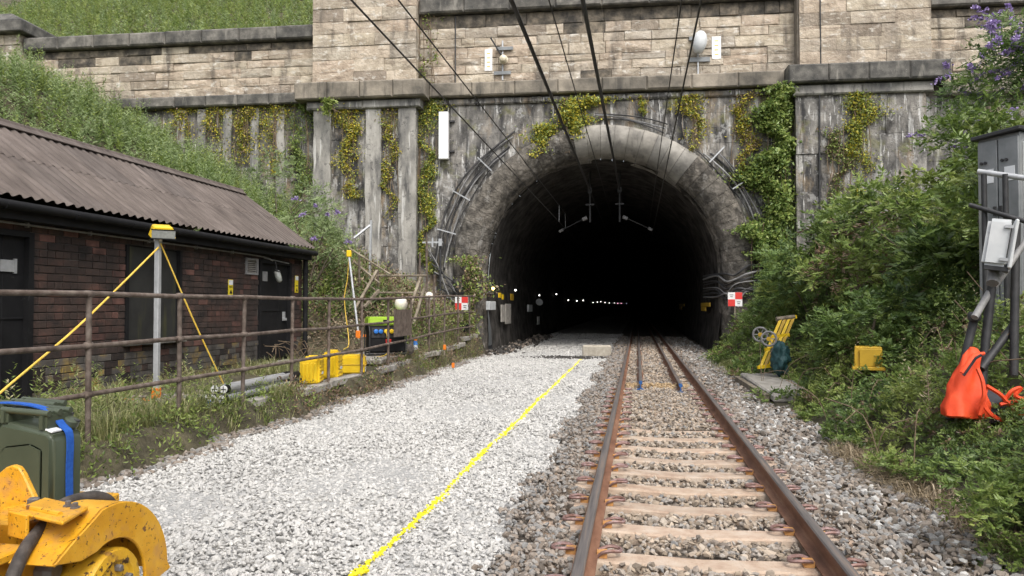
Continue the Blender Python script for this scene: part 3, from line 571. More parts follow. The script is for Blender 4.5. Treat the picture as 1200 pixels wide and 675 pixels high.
# ------------------------------------------------------------ brick hut
HX, HY0, HY1, EZ = -8.4, 5.5, 17.62, 2.78
hut = thing('brick_hut', 'soot blackened brick hut with brown corrugated roof beside the railing', 'hut', (-10.1, 12, LEDGE))
bw(MB().box(((HX - .12 - 11.85) / 2, (HY0 + HY1) / 2, 1.35), (11.85 + HX - .12, HY1 - HY0 - .04, 2.9)), 'wall', m_bmort, hut)
mb = MB()                                                                 # mortar between the bricks, left out at the openings
for a, b, z0, z1 in ((HY0, 7.85, -.1, 2.8), (9.13, 11.06, -.1, 2.8), (11.06, 12.56, -.1, .88), (12.56, 14.86, -.1, 2.8), (14.86, 15.37, -.1, 2.8), (15.37, 15.44, -.1, 2.8), (17.0, HY1 - .01, -.1, 2.8), (7.85, 9.13, 2.5, 2.8), (11.06, 12.56, 2.5, 2.8), (15.44, 17.0, 2.52, 2.8)): mb.box((HX - .065, (a + b) / 2, (z0 + z1) / 2), (.105, b - a, z1 - z0))
bw(mb, 'mortar', m_bmort, hut)
# gable end
RXg, RZ, EXg = -10.15, 4.40, -8.08
mb = MB(); Mg = Matrix(((1, 0, 0, 0), (0, 0, -1, HY1 - .03), (0, 1, 0, 0), (0, 0, 0, 1)))
mb.prism([(HX - .05, 2.75), (RXg, 4.25), (-11.85, 2.75)], .22, Mg); bw(mb, 'gable', m_bmort, hut)
OPEN = [(7.85, 9.13, -1, 2.50), (11.06, 12.56, .88, 2.50), (15.44, 17.0, -1, 2.52), (14.86, 15.37, 2.16, 2.52)]
random.seed(21); bricks = []
BL, BH = .30, .113; z = 0.02; c = 0
while z < 2.72:
    y = HY0 - (BL / 2 if c % 2 else 0); hdr = c % 4 == 3
    while y < HY1:
        l = (BL / 2 if hdr else BL); ya, yb = y + .006, min(y + l, HY1) - .006; y += l
        segs = [(ya, yb)]
        for o0, o1, z0, z1 in OPEN:
            if z + BH > z0 + .02 and z < z1 - .02:
                ns = []
                for a, b in segs:
                    if b <= o0 or a >= o1: ns.append((a, b))
                    else:
                        if a < o0 - .04: ns.append((a, o0))
                        if b > o1 + .04: ns.append((o1, b))
                segs = ns
        for a, b in segs:
            if b - a > .04 and b > 8.2: bricks.append((a, b, z + .006, z + BH - .006))
    z += BH; c += 1
vis = sorted(bricks, key=lambda q: q[0] - (3 if q[2] > .7 else 0)); rest = MB(); share = {}
for i, (a, b, z0, z1) in enumerate(vis):
    m = m_brickL if z0 < .62 and random.random() < .7 else (m_brickR if random.random() < .12 else m_brick)
    key = (round(b - a, 2), m.name); j = random.uniform(0, .01)
    if i < 300:
        if key not in share: share[key] = MB().box((-.04, 0, 0), (.08, b - a, z1 - z0)).mesh('brick', m, bevel=.006)
        o = ob('brick', share[key], hut); o.location = Vector((HX + j, (a + b) / 2, (z0 + z1) / 2)) - hut.location
    else: rest.box((HX - .04 + j, (a + b) / 2, (z0 + z1) / 2), (.08, b - a, z1 - z0), mi=[m_brick, m_brickR, m_brickL].index(m))
tag(bw(rest, 'brickwork', [m_brick, m_brickR, m_brickL], hut), kind='stuff')
def door(y0, y1, z0, z1, hinge):
    d = bw(MB().box((HX - .07, (y0 + y1) / 2, (z0 + z1) / 2), (.05, y1 - y0 - .16, z1 - z0 - .1)).box((HX - .04, (y0 + y1) / 2, z0 + .5 * (z1 - z0)), (.02, y1 - y0 - .2, .03)).box((HX - .045, (y0 * .35 + y1 * .65), (z0 + z1) / 2), (.02, .02, z1 - z0 - .15)), 'door', m_black, hut, bevel=.006)
    bw(MB().box((HX - .02, y0 + .05, (z0 + z1) / 2), (.12, .09, z1 - z0)).box((HX - .02, y1 - .05, (z0 + z1) / 2), (.12, .09, z1 - z0)).box((HX - .02, (y0 + y1) / 2, z1 - .03), (.12, y1 - y0 - .19, .08)), 'frame', m_black, d)
    return d
d1 = door(7.85, 9.13, .1, 2.50, 0); bw(MB().box((HX - .03, 8.74, 2.02), (.02, .22, .16)).box((HX - .03, 8.87, 2.02), (.03, .04, .2)), 'hasp', m_galv, d1)
bw(MB().box((HX - .03, 8.5, 2.62), (.04, 1.0, .04)), 'sill', m_con, d1)
d2 = door(15.44, 17.0, .2, 2.52, 1); bw(MB().box((HX - .03, 16.72, 1.22), (.03, .10, .22)).box((HX - .01, 16.72, 1.15), (.04, .16, .06)), 'handle', m_galv, d2)
bw(MB().box((HX - .03, 15.78, 2.15), (.02, .22, .22)), 'plate', m_cableG, d2)
wn = bw(MB().box((HX - .06, 11.81, 1.69), (.03, 1.46, 1.58)), 'window_board', m_board, hut)
bw(MB().box((HX + .03, 11.81, .84), (.16, 1.62, .07)), 'sill', m_coping, wn, bevel=.01)
bw(MB().box((HX - .02, 11.08, 1.69), (.1, .07, 1.6)).box((HX - .02, 12.54, 1.69), (.1, .07, 1.6)), 'frame', m_black, wn)
vg = MB().box((HX + .01, 14.88, 2.34), (.05, .05, .36)).box((HX + .01, 15.35, 2.34), (.05, .05, .36)).box((HX + .01, 15.115, 2.5), (.05, .42, .04)).box((HX + .01, 15.115, 2.18), (.05, .42, .04))
vo = bw(vg, 'vent_frame', m_cableG, hut)
for i in range(7): bw(MB().box((HX - .01, 15.115, 2.22 + i * .042), (.035, .42, .012), ry=.5), 'louvre', m_con, vo)
# corrugated roof: single sheets, ridge, gutter
def sheet_mesh(y0, y1, x0, z0, x1, z1, nm, lift):
    n = max(2, int((y1 - y0) / .024)); V = []; Fq = []
    for i in range(n + 1):
        y = y0 + (y1 - y0) * i / n; q = .024 * math.cos(y / .19 * 2 * PI) + lift
        for t in np.linspace(0, 1, 4): V.append((x0 + (x1 - x0) * t + q * .58, y, z0 + (z1 - z0) * t + q * .81))
    for i in range(n):
        for k in range(3): Fq.append((i * 4 + k, i * 4 + k + 1, i * 4 + 5 + k, i * 4 + 4 + k))
    m_ = MB().add(V, Fq).mesh(nm, m_roof, smooth=40); return m_
for i in range(13):
    y0 = 5.3 + i * 1.0; y1 = min(y0 + 1.06, 17.7)
    for (xa, za, xb, zb, lf) in ((EXg, 2.93, -9.2, 3.735, .0), (-9.1, 3.665, RXg, 4.42, .007)):
        o = ob('roof_sheet', sheet_mesh(y0, y1, xa, za, xb, zb, 'roof_sheet', lf + .004 * (i % 2)), hut); o.location = -hut.location
    o = ob('roof_sheet', sheet_mesh(y0, y1, RXg, 4.42, -12.2, 2.93, 'roof_sheet', .004 * (i % 2)), hut); o.location = -hut.location
mb = MB(); mb.tube([(RXg, 5.2, 4.44), (RXg, 17.74, 4.44)], .075, 8); mb.box((RXg + .1, 11.45, 4.415), (.22, 12.45, .02), ry=.64); bw(mb, 'ridge_cap', m_roof, hut, smooth=40)
gt = bw(MB().tube([(EXg + .01, 5.2, 2.80), (EXg + .01, 17.74, 2.80)], .062, 10), 'gutter', m_black, hut, smooth=40)
bw(MB().box((HX + .10, 11.5, 2.71), (.30, 12.3, .16)), 'fascia', m_black, hut)
for i in range(8): y = 8.3 + i * 1.22; bw(MB().tube(curve3([(HX + .25, y, 2.86), (EXg + .02, y, 2.735), (EXg + .085, y, 2.80)], 4), .012, 5), 'gutter_bracket', m_black, gt)
bw(MB().tube([(HX + .13, 17.55, 2.75), (HX + .13, 17.55, .12)], .065, 10).tube([(HX + .13, 17.55, 2.3), (HX + .13, 17.55, 2.38)], .08, 10), 'downpipe', m_black, hut, smooth=40)
cdt = MB().tube(curve3([(HX + .04, 7.5, 2.60), (HX + .04, 10.5, 2.60), (HX + .04, 14, 2.60), (HX + .05, 15.6, 2.58), (HX + .05, 16.0, 2.52)], 6), .016, 6).tube([(HX + .05, 15.6, 2.56), (HX + .05, 16.8, 2.50)], .014, 6)
for y in (9, 10.2, 11.6, 13, 14.3): cdt.box((HX + .03, y, 2.60), (.05, .03, .07))
bw(cdt, 'conduit', m_cableG, hut)
lp = bw(MB().tube([(HX + .08, 16.05, 2.52), (HX + .12, 16.05, 2.34)], .012, 6).lathe([(.05, 0), (.075, .02), (.078, .05)], 14, Matrix.Translation((HX + .12, 16.05, 2.26)) @ Matrix.Rotation(.5, 4, 'Y')), 'lamp', m_dgrey, hut, smooth=40)
bw(MB().lathe([(.02, -.27), (.06, -.24), (.074, -.14), (.072, 0)], 14, Matrix.Translation((HX + .12, 16.05, 2.27)) @ Matrix.Rotation(-.35, 4, 'Y')), 'lamp_glass', m_lens, lp, smooth=60)
for y, z0, z1, lo in ((14.25, 1.70, 2.02, 0), (17.28, 1.80, 2.22, 1)):
    s_ = bw(MB().box((HX + .02, y, (z0 + z1) / 2), (.012, .17, z1 - z0)), 'sign', m_signY, hut)
    bw(MB().box((HX + .03, y, z1 - .06), (.006, .15, .1)), 'plate', m_label, s_)
    bw(MB().add([(HX + .032, y - .05, z0 + .03), (HX + .032, y + .05, z0 + .03), (HX + .032, y, z0 + .12)], [(0, 1, 2)]).box((HX + .032, y, z0 + .17), (.004, .11, .018)), 'symbol', m_black, s_)
# lichen-free sill stones at the door foot
bw(MB().box((HX + .12, 16.2, .12), (.3, 1.5, .12)), 'step', m_con, hut, bevel=.02)

# ------------------------------------------------------------ tube railing along the ledge
rl = thing('tube_railing', 'rusty brown three rail tube railing along the raised ledge', 'railing', (-5.45, 12, LEDGE))
RAILX = -5.45
def rise(y): return .19 * float(ss(12.6, 23.5, y))
posts = [2.14, 3.64, 5.14, 6.64, 8.14, 9.64, 11.11, 12.54, 14.13, 15.72, 17.4, 19.0, 20.6, 22.2, 23.8]
for k, zz in enumerate((1.595, 1.075, .585)):
    ys_ = [0] + posts + [24.6]; pts = [(RAILX + .012 * math.sin(y * 1.3 + k), y, zz + rise(y) + .008 * math.sin(y * 2.2 + k * 2)) for y in ys_]
    if k == 1: pts = [p for p in pts]
    r_ = bw(MB().tube(pts, .027, 10), 'rail', m_pipe, rl, smooth=50)
    for y in posts[3:12]: bw(MB().lathe([(.027, -.05), (.038, -.04), (.038, .04), (.027, .05)], 10, Matrix.Translation((RAILX, y, zz + rise(y))) @ Matrix.Rotation(PI / 2, 4, 'X')), 'joint', m_pipe, r_, smooth=50)
for y in posts: bw(MB().tube([(RAILX + random.uniform(-.02, .02), y + random.uniform(-.03, .03), gzf(RAILX, y) - .1), (RAILX, y, 1.59 + rise(y))], .028, 10), 'post', m_pipe, rl, smooth=50)
q = bw(MB().box((RAILX + .05, 16.6, 1.02 + rise(16.6)), (.015, 1.25, .62)), 'mesh_panel', m_pipe, rl)

# ledge edging: broken kerb stones
random.seed(4); ks = thing('ledge_kerb', 'broken concrete kerb along the front edge of the ledge', 'kerb', (-5.5, 14, LEDGE))
y = 9.9
while y < 24.6:
    l = random.uniform(.7, 1.1)
    if not 13.4 < y < 14.6: bw(MB().box((-5.50 + random.uniform(-.03, .03), y + l / 2, gzf(-5.62, y) - .045), (.2, l - .03, .14), rz=random.uniform(-.03, .03)), 'kerb_stone', m_con, ks, bevel=.02)
    y += l
solo(MB().box((-6.25, 17.0, .23), (1.3, 2.6, .12)), 'concrete_slab', m_con, 'flat concrete slab under the generator', 'slab', bevel=.02)

# ------------------------------------------------------------ work lamp on a pole with two guy cords
LPX, LPY = -6.85, 9.7
fl = thing('work_light', 'yellow floodlight on a grey pole tied with cords in front of the hut', 'work light', (LPX, LPY, LEDGE))
bw(MB().box((LPX, LPY, 1.32), (.075, .075, 2.3)), 'pole', m_galv, fl, bevel=.01)
bw(MB().box((LPX, LPY, .19), (.09, .09, .2)), 'pole_foot', m_orp, fl)
bw(MB().box((LPX - .1, LPY + .05, .1), (.9, .05, .05)).box((LPX, LPY, .1), (.05, .8, .05), rz=.5), 'base_bar', m_orp, fl)
Mh = Matrix.Translation((LPX + .05, LPY + .02, 2.53)) @ Matrix.Rotation(R(42), 4, 'Z') @ Matrix.Rotation(R(12), 4, 'X')
hd = bw(MB().prism([(-.17, -.06), (.17, -.06), (.12, .11), (-.12, .11)], .30, Mh @ Matrix.Translation((0, .15, 0)) @ Matrix.Rotation(PI / 2, 4, 'X')), 'lamp_head', m_yel, fl, bevel=.015)
bw(MB().box((0, -.157, 0), (.31, .012, .115), Mh), 'glass', m_lens, hd); bw(MB().box((0, -.155, .065), (.33, .02, .016), Mh).box((0, -.155, -.062), (.33, .02, .016), Mh), 'bezel', m_black, hd)
bw(MB().box((LPX, LPY, 2.44), (.10, .05, .06)), 'bracket', m_white, fl)
a = Vector((LPX + .04, LPY - .04, 2.32)); b = onX(-60, 515, -5.9)
solo(MB().tube(curve3([a, a.lerp(b, .5) + Vector((0, 0, -.06)), b, b + Vector((.05, -.2, -.4))], 8), .013, 6), 'guy_cord', m_cord, 'taut yellow cord running from the work light down to the left', 'cord', 'cords tying the work light', smooth=60)
b = Vector((-6.35, 10.75, gzf(-6.35, 10.75) + .01)); a = Vector((LPX + .04, LPY, 2.38))
solo(MB().tube(curve3([a, a.lerp(b, .5) + Vector((0, 0, -.05)), b], 8), .012, 6), 'guy_cord', m_cord, 'thin yellow cord slanting right from the work light to the ground', 'cord', 'cords tying the work light', smooth=60)
x, y = rng.normal(LPX + .2, .35, 130), rng.normal(LPY + .1, .35, 130)
tag(ob('rubble_heap', stones('rubble_heap', np.stack([x, y, gz(x, y) + .03], 1), .05 * rng.uniform(.5, 1.4, 130), [m_grey], rng.uniform(.4, 1, 130))), 'pale rubble around the foot of the work light', 'rubble', kind='stuff')

# ------------------------------------------------------------ bundle of grey tubes
random.seed(8)
tz = LEDGE + .075
tubes = [(-5.98, tz, 'lowest grey tube of the bundle, farthest from the ballast'), (-5.84, tz, 'lowest grey tube in the middle of the bundle'), (-5.70, tz, 'lowest grey tube of the bundle, nearest the ballast'), (-5.91, tz + .12, 'grey tube in the upper row of the bundle, hut side'), (-5.77, tz + .12, 'grey tube in the upper row of the bundle, ballast side')]
for i, (x, z, lb) in enumerate(tubes):
    y0 = 9.55 + random.uniform(-.05, .25) + (.0 if i != 3 else -.1); y1 = y0 + 2.25; t = thing('grey_tube', lb, 'tube', (x, y0, z), 0, 'bundle of grey tubes')
    dx = random.uniform(-.02, .02)
    bw(MB().tube([(x, y0, z), (x + dx, y1, z)], .05, 14), 'tube', m_alu, t, smooth=50)
    bw(MB().tube([(x, y0 - .03, z), (x, y0 + .05, z)], .062, 14), 'collar', m_black, t, smooth=40); bw(MB().tube([(x + dx, y1 - .22, z), (x + dx, y1 + .02, z)], .058, 14), 'collar', m_black, t, smooth=40)
    c_ = bw(MB().tube([(x, y0 - .045, z), (x, y0 - .028, z)], .056, 14), 'end_cap', m_white, t, smooth=40)
    bw(MB().box((x, y0 - .047, z), (.085, .006, .012)).box((x, y0 - .0475, z), (.012, .006, .085)), 'spoke', m_dgrey, c_)

# ------------------------------------------------------------ yellow cases
def case(label, loc, dims, rz, lying=False):
    t = thing('yellow_case', label, 'case', loc, rz, 'yellow plastic cases'); x, y, z = dims
    MB().box((0, 0, z * .5), (x, y, z)).build('shell', m_yel, t, bevel=.035, seg=2, smooth=40)
    if not lying:
        for i in range(5): MB().box((x / 2 + .004, 0, z * (.14 + .14 * i)), (.02, y * .8, z * .06)).build('rib', m_yel, t, bevel=.006)
        for i in range(4): MB().box((x * (-.3 + .2 * i), -y / 2 - .004, z * .48), (.05, .02, z * .7)).build('rib', m_yel, t, bevel=.006)
        MB().box((x / 2 + .017, 0, z * .42), (.004, y * .34, z * .10)).build('label_plate', m_label, t)
        MB().box((0, y * .28, z + .012), (x * .5, y * .22, .05)).box((0, -y * .28, z + .012), (x * .5, y * .22, .05)).build('handle', m_yel, t, bevel=.012)
    else:
        MB().box((0, 0, z * .52), (x + .016, y + .016, .022)).build('seam', m_yelD, t, bevel=.004)
        MB().box((0, 0, z + .004), (x * .55, y * .55, .03)).build('lid_panel', m_yel, t, bevel=.012)
        MB().box((x / 2 + .012, -.06, z * .3), (.006, .1, .14)).build('label_plate', m_label, t)
        for s in (-1, 1): MB().box((x / 2 + .012, s * y * .3, z * .52), (.02, .05, .09)).build('latch', m_yelD, t, bevel=.004)
case('upright yellow case with ribbed side standing next to the grey tubes', (-5.70, 12.38, LEDGE), (.34, .48, .45), .25)
case('middle yellow case, upright behind a railing post', (-5.70, 13.28, LEDGE + .0), (.30, .34, .50), .1)
case('low yellow case lying flat, farthest of the three', (-5.74, 14.42, LEDGE), (.48, .60, .36), .3, True)

# ------------------------------------------------------------ generator
ge = thing('generator', 'black portable generator with lime green top and coloured sockets behind the railing', 'generator', (-5.98, 17.05, .29), R(30)); 
MB().box((0, 0, .40), (.84, .56, .62)).build('body', m_black, ge, bevel=.02)
MB().box((0, 0, .82), (.90, .60, .20)).build('top_cover', m_lime, ge, bevel=.03, seg=2)
MB().box((-.05, -.305, .82), (.12, .01, .07)).build('badge', m_black, ge)
fr = MB()
for sx in (-.43, .43): fr.tube(curve3([(sx, -.31, .04), (sx, -.31, .66), (sx, .31, .66), (sx, .31, .04), (sx, -.31, .04)], 5), .018, 6)
fr.tube([(-.43, -.31, .05), (.43, -.31, .05)], .018, 6).tube([(-.43, .31, .05), (.43, .31, .05)], .018, 6); fr.build('frame', m_dgrey, ge, smooth=50)
pn = MB().box((0, -.285, .55), (.76, .02, .24)).build('control_panel', m_dgrey, ge)
for i, (xx, m) in enumerate(((-.28, m_bluep), (-.17, m_bluep), (-.04, m_yel), (.09, m_yel), (.20, m_yel))):
    MB().lathe([(.05, 0), (.052, .05), (.035, .06)], 12, Matrix.Translation((xx, -.295, .58)) @ Matrix.Rotation(PI / 2, 4, 'X')).build('socket', m, pn, smooth=40)
MB().box((.02, -.29, .34), (.13, .03, .11)).build('switch', m_red, ge, bevel=.01)
for yy in (-.2, .2): MB().lathe([(.12, -.04), (.135, -.03), (.135, .03), (.12, .04)], 18, Matrix.Translation((.52, yy, .135)) @ Matrix.Rotation(PI / 2, 4, 'X')).build('wheel', m_rub, ge, smooth=40)
g0 = ge.matrix_basis @ Vector((-.04, -.36, .58)) + Vector((0, 0, 0)); g0 = Matrix.Translation(ge.location) @ Matrix.Rotation(R(30), 4, 'Z') @ Vector((-.04, -.36, .58))
solo(MB().tube(curve3([g0, g0 + Vector((.06, -.08, -.35)), g0 + Vector((.0, -.15, -.56)), g0 + Vector((-.4, -.7, -.62)), Vector((-6.0, 15.3, .16))], 8), .012, 6), 'power_cable', m_cord, 'yellow cable looping from the generator sockets to the ground', 'cable', smooth=60)
# lamp globes, cans, bucket and canisters on the ledge
for px, py, Y, gx, lb in ((470, 356, 17.5, .16, 'cream globe lamp above the generator'), (503, 347, 20.5, .12, 'small cream lamp between the railing and the sloping planks')):
    p = onY(px, py, Y); t = thing('globe_lamp', lb, 'lamp', (p.x, p.y, gzf(p.x, p.y)))
    zb = gzf(p.x, p.y)
    bw(MB().tube([(p.x, p.y, zb - .05), (p.x, p.y, p.z - gx * .8)], .02, 8), 'pole', m_dgrey, t, smooth=50)
    bw(MB().lathe([(gx * .35, -gx * 1.2), (gx * .9, -gx * .5), (gx, 0), (gx * .85, gx * .6), (gx * .4, gx * .95), (.01, gx)], 16, Matrix.Translation(p)), 'globe', m_globe, t, smooth=60)
def can(px, py, z, h, r, mats, label, name='spray_can', cat='can'):
    p = onX(px, py, -5.66); zz = gzf(p.x, p.y); t = thing(name, label, cat, (p.x, p.y, zz - .005))
    MB().lathe([(r * .9, 0), (r, .01), (r, h * .82), (r * .7, h * .88)], 14).build('body', mats[0], t, smooth=40)
    MB().lathe([(r * .72, h * .86), (r * .72, h), (r * .5, h * 1.01)], 12).build('cap', mats[1], t, smooth=40)
    MB().lathe([(r * 1.01, h * .3), (r * 1.01, h * .62)], 14).build('label_band', mats[2], t, smooth=40)
can(487, 421, .22, .42, .055, (m_bluep, m_orp, m_label), 'tall blue and white canister with an orange cap by the generator')
can(480, 420, .22, .26, .05, (m_bluep, m_bluep, m_bluep), 'short blue canister next to the orange capped one')
can(245, 486, .12, .13, .034, (m_bluep, m_label, m_label), 'blue drinks can in the grass near the grey tubes', 'drinks_can')
p = onX(545, 405, -5.7); t = thing('black_bucket', 'black bucket on the ledge near the tunnel mouth', 'bucket', (p.x, p.y, gzf(p.x, p.y) - .01))
MB().lathe([(.13, 0), (.17, .33), (.175, .35), (.16, .35), (.125, .03), (.01, .03)], 18).build('body', m_black, t, smooth=40); MB().tube([(.17 * math.cos(a), .17 * math.sin(a), .34) for a in np.linspace(0, 2 * PI, 19)], .01, 6).build('rim', m_dgrey, t)
for px, py, z, lb in ((521, 412, .28, 'small orange marker peg on the ledge below the railing'), (531, 433, -.2, 'small orange marker peg at the foot of the ledge')):
    p = onZ(px, py, z); t = thing('marker_peg', lb, 'peg', (p.x, p.y, p.z - .06)); MB().box((0, 0, .06), (.03, .03, .2), top=.8).build('stake', m_wood, t); MB().box((0, 0, .17), (.07, .05, .13)).build('flag', m_orp, t, bevel=.008)

# ------------------------------------------------------------ things on the left slope by the portal
def pole(name, a, b, r, m, label, cat, n=8, group=None, extra=None): 
    mb = MB().tube([a, b], r, n); return solo(mb, name, m, label, cat, group, smooth=50)
a, b = onY(409, 300, 18.6), onY(420, 392, 18.3); t = thing('leaning_lamp_pole', 'grey pole with yellow top leaning beside the hut corner', 'pole', tuple(b))
bw(MB().tube([a, b], .03, 8), 'pole', m_galv, t, smooth=50); bw(MB().box(a + Vector((0, 0, .06)), (.12, .1, .18)), 'head', m_yel, t, bevel=.02); bw(MB().box(b, (.12, .1, .2)), 'foot', m_orp, t, bevel=.01); bw(MB().box(b + Vector((.15, 0, -.03)), (.25, .06, .06)), 'foot_bar', m_orp, t)
solo(MB().tube(curve3([a, a + Vector((-.05, .02, -.6)), a + Vector((-.12, 0, -1.2)), b + Vector((-.3, .1, -.2)), b + Vector((-.15, -.6, -.35))], 8), .012, 6), 'extension_lead', m_cord, 'yellow lead hanging from the leaning pole beside the hut', 'cable', smooth=60)
br = thing('steel_bracket', 'galvanised angle bracket standing on the slope in front of the left pilaster', 'bracket', tuple(onY(434, 345, 22.5)))
bw(MB().tube([onY(433, 345, 22.5), onY(435, 258, 22.5)], .045, 4), 'upright', m_galv, br); bw(MB().tube([onY(434, 264, 22.5), onY(415, 279, 22.2)], .04, 4), 'arm', m_galv, br)
st = thing('stair_handrail', 'weathered timber handrail descending the slope behind the generator', 'handrail', tuple(onY(450, 345, 21.5)))
for (x0, y0, x1, y1) in ((408, 290, 458, 322), (402, 296, 445, 332), (402, 312, 440, 340)): bw(MB().tube([onY(x0, y0, 22.2), onY(x1, y1, 21)], .035, 6), 'rail', m_wood, st)
for (x, y0, y1) in ((421, 300, 350), (443, 316, 372), (492, 296, 372), (500, 283, 380), (509, 322, 380)): bw(MB().tube([onY(x, y0, 21.3), onY(x, y1, 21.3)], .035, 6), 'post', m_pipe, st)
bw(MB().tube([onY(443, 323, 21.2), onY(500, 323, 21.2)], .03, 6).tube([onY(443, 343, 21.1), onY(500, 343, 21.1)], .03, 6), 'crossbar', m_wood, st)
for i, (x0, y0, x1, y1, lb) in enumerate(((422, 352, 442, 317, 'pale plank leaning on the slope, nearest the hut'), (430, 356, 444, 340, 'short pale plank leaning just right of a longer one'), (483, 354, 493, 325, 'pale plank leaning beside the small cream lamp'), (487, 372, 497, 338, 'lower pale plank leaning behind the railing near the lamp'))):
    p0, p1 = onY(x0, y0, 20.3), onY(x1, y1, 20.8); mb = MB(); d = (p1 - p0); mb.tube([p0 - d * .25, p1], .05, 4); solo(mb, 'leaning_plank', m_wood, lb, 'plank', 'planks leaning on the slope')
tb = thing('cable_bracket', 'galvanised cross bracket fixed left of the arch above the cables', 'bracket', tuple(onY(508, 287, 25.6)))
bw(MB().box(onY(507, 284, 25.7), (.75, .05, .06)), 'bar', m_galv, tb); bw(MB().box(onY(507, 284, 25.66), (.05, .05, .34)), 'clamp', m_galv, tb); bw(MB().box(onY(516, 284, 25.66), (.12, .06, .26)), 'clamp', m_galv, tb)
bw(MB().tube([onY(516, 284, 25.75), onY(516, 350, 25.75)], .04, 8), 'conduit', m_dgrey, tb, smooth=50)

# red and white chequered boards
def chequer(px, py, Yo, sz, label, rz):
    c = Yo; t = thing('chequer_sign', label, 'sign', tuple(c), rz, 'chequered red and white signs'); h = sz
    MB().box((0, 0, 0), (2 * h, .015, 2 * h)).build('board', m_white, t)
    for i, (sx, sz_) in enumerate(((.5, .5), (-.5, -.5))): MB().box((sx * h, -.010, sz_ * h), (h - .004, .006, h - .004)).build('red_square', m_red, t)
    for sx, sz_ in ((-.5, .5), (.5, -.5)):
        MB().box((sx * h, -.010, sz_ * h + .03), (h * .5, .005, .02)).box((sx * h, -.010, sz_ * h - .03), (h * .35, .005, .02)).build('marking', m_dgrey, t)
    MB().box((0, .04, -h * 1.1), (.05, .05, h * 3)).build('post', m_wood, t)
chequer(541, 355, onY(541, 355, 24.3), .24, 'faded red and white chequered sign on the left near the railing end', -.2)
chequer(859, 351, Vector(WP(4.50, .80, 1.69)), .235, 'bright red and white chequered sign on the right tunnel jamb', SK)

# ------------------------------------------------------------ fittings on the portal face
def pl(label, px0, py0, px1, py1, off=.03, text=True):
    u0, z1 = onW(px0, py0, off); u1, z0 = onW(px1, py1, off); c = WP((u0 + u1) / 2, off, (z0 + z1) / 2); t = thing('white_plate', label, 'plate', tuple(c), SK)
    MB().box((0, 0, 0), (u1 - u0, .03, z1 - z0)).build('board', m_white, t, bevel=.005)
    for i in range(4): MB().box((0, -.017, (z1 - z0) * (.3 - .2 * i)), ((u1 - u0) * .4, .004, .03)).build('marking', m_signY, t)
pl('narrow white plate left of the wire bracket on the parapet', 568, 58, 577, 83); pl('narrow white plate right of the grey insulator on the parapet', 834, 43, 845, 69)
u0, z1 = onW(514, 131, .3); u1, z0 = onW(525, 186, .3)
t = thing('white_box', 'tall white box fixed to the dark wall left of the arch', 'box', tuple(WP((u0 + u1) / 2, 0, (z0 + z1) / 2)), SK)
MB().box((0, -.2, 0), (u1 - u0, .22, z1 - z0)).build('casing', m_white, t, bevel=.012)
for zz in (.55, -.55): MB().box((.22, -.08, zz), (.3, .12, .06)).build('bracket', m_dgrey, t)
u, z = onW(588, 70, .3); t = thing('wire_bracket', 'steel wire anchor with a cream insulator on the parapet', 'bracket', tuple(WP(u, 0, z)), SK)
MB().box((0, -.06, .05), (.05, .05, 1.45)).build('rod', m_galv, t); MB().box((0.08, -.11, .47), (.62, .06, .12)).box((0, -.11, -.42), (.62, .06, .12)).build('crossbar', m_cab, t)
MB().lathe([(.04, 0), (.15, .04), (.17, .10), (.10, .16), (.15, .2), (.10, .30), (.03, .33)], 14, Matrix.Translation((.05, -.12, .03)) @ Matrix.Rotation(PI / 2, 4, 'X')).build('insulator', m_ceram, t, smooth=40)
MB().tube([(.05, -.3, .05), (-.38, -.5, .75)], .03, 6).build('strut', m_dgrey, t)
u, z = onW(819, 52, .3); t = thing('wire_anchor', 'grey domed insulator on two steel bars on the parapet', 'bracket', tuple(WP(u, 0, z)), SK)
MB().box((0, -.06, .30), (.62, .08, .13)).box((0.05, -.06, -.46), (.72, .08, .16)).build('crossbar', m_cab, t); MB().box((0, -.05, -.75), (.05, .05, 1.1)).build('rod', m_galv, t)
MB().lathe([(.02, -.40), (.15, -.34), (.24, -.12), (.25, .1), (.2, .28), (.1, .38), (.02, .40)], 16, Matrix.Translation((.02, -.34, .06)) @ Matrix.Rotation(.15, 4, 'Y')).build('insulator', m_offw, t, smooth=60)
MB().tube([(.02, -.05, .1), (.02, -.3, .1)], .05, 8).build('stem', m_dgrey, t)
u, _ = onW(962, 60, .55); t = tag(MB().tube([WP(u, .53, 13.5), WP(u, .53, 9.65)], .02, 6).tube([WP(u - .06, .56, 8.9), WP(u - .1, .56, 3.4)], .03, 6).build('cable_conduit', m_dgrey), 'thin dark conduit running down the right pilaster', 'conduit')
u, _ = onW(534, 60); tag(MB().tube([WP(u, .05, 12.1), WP(u, .05, 9.6)], .025, 6).build('cable_conduit', m_cableB), 'thin dark conduit down the parapet left of the wire bracket', 'conduit')

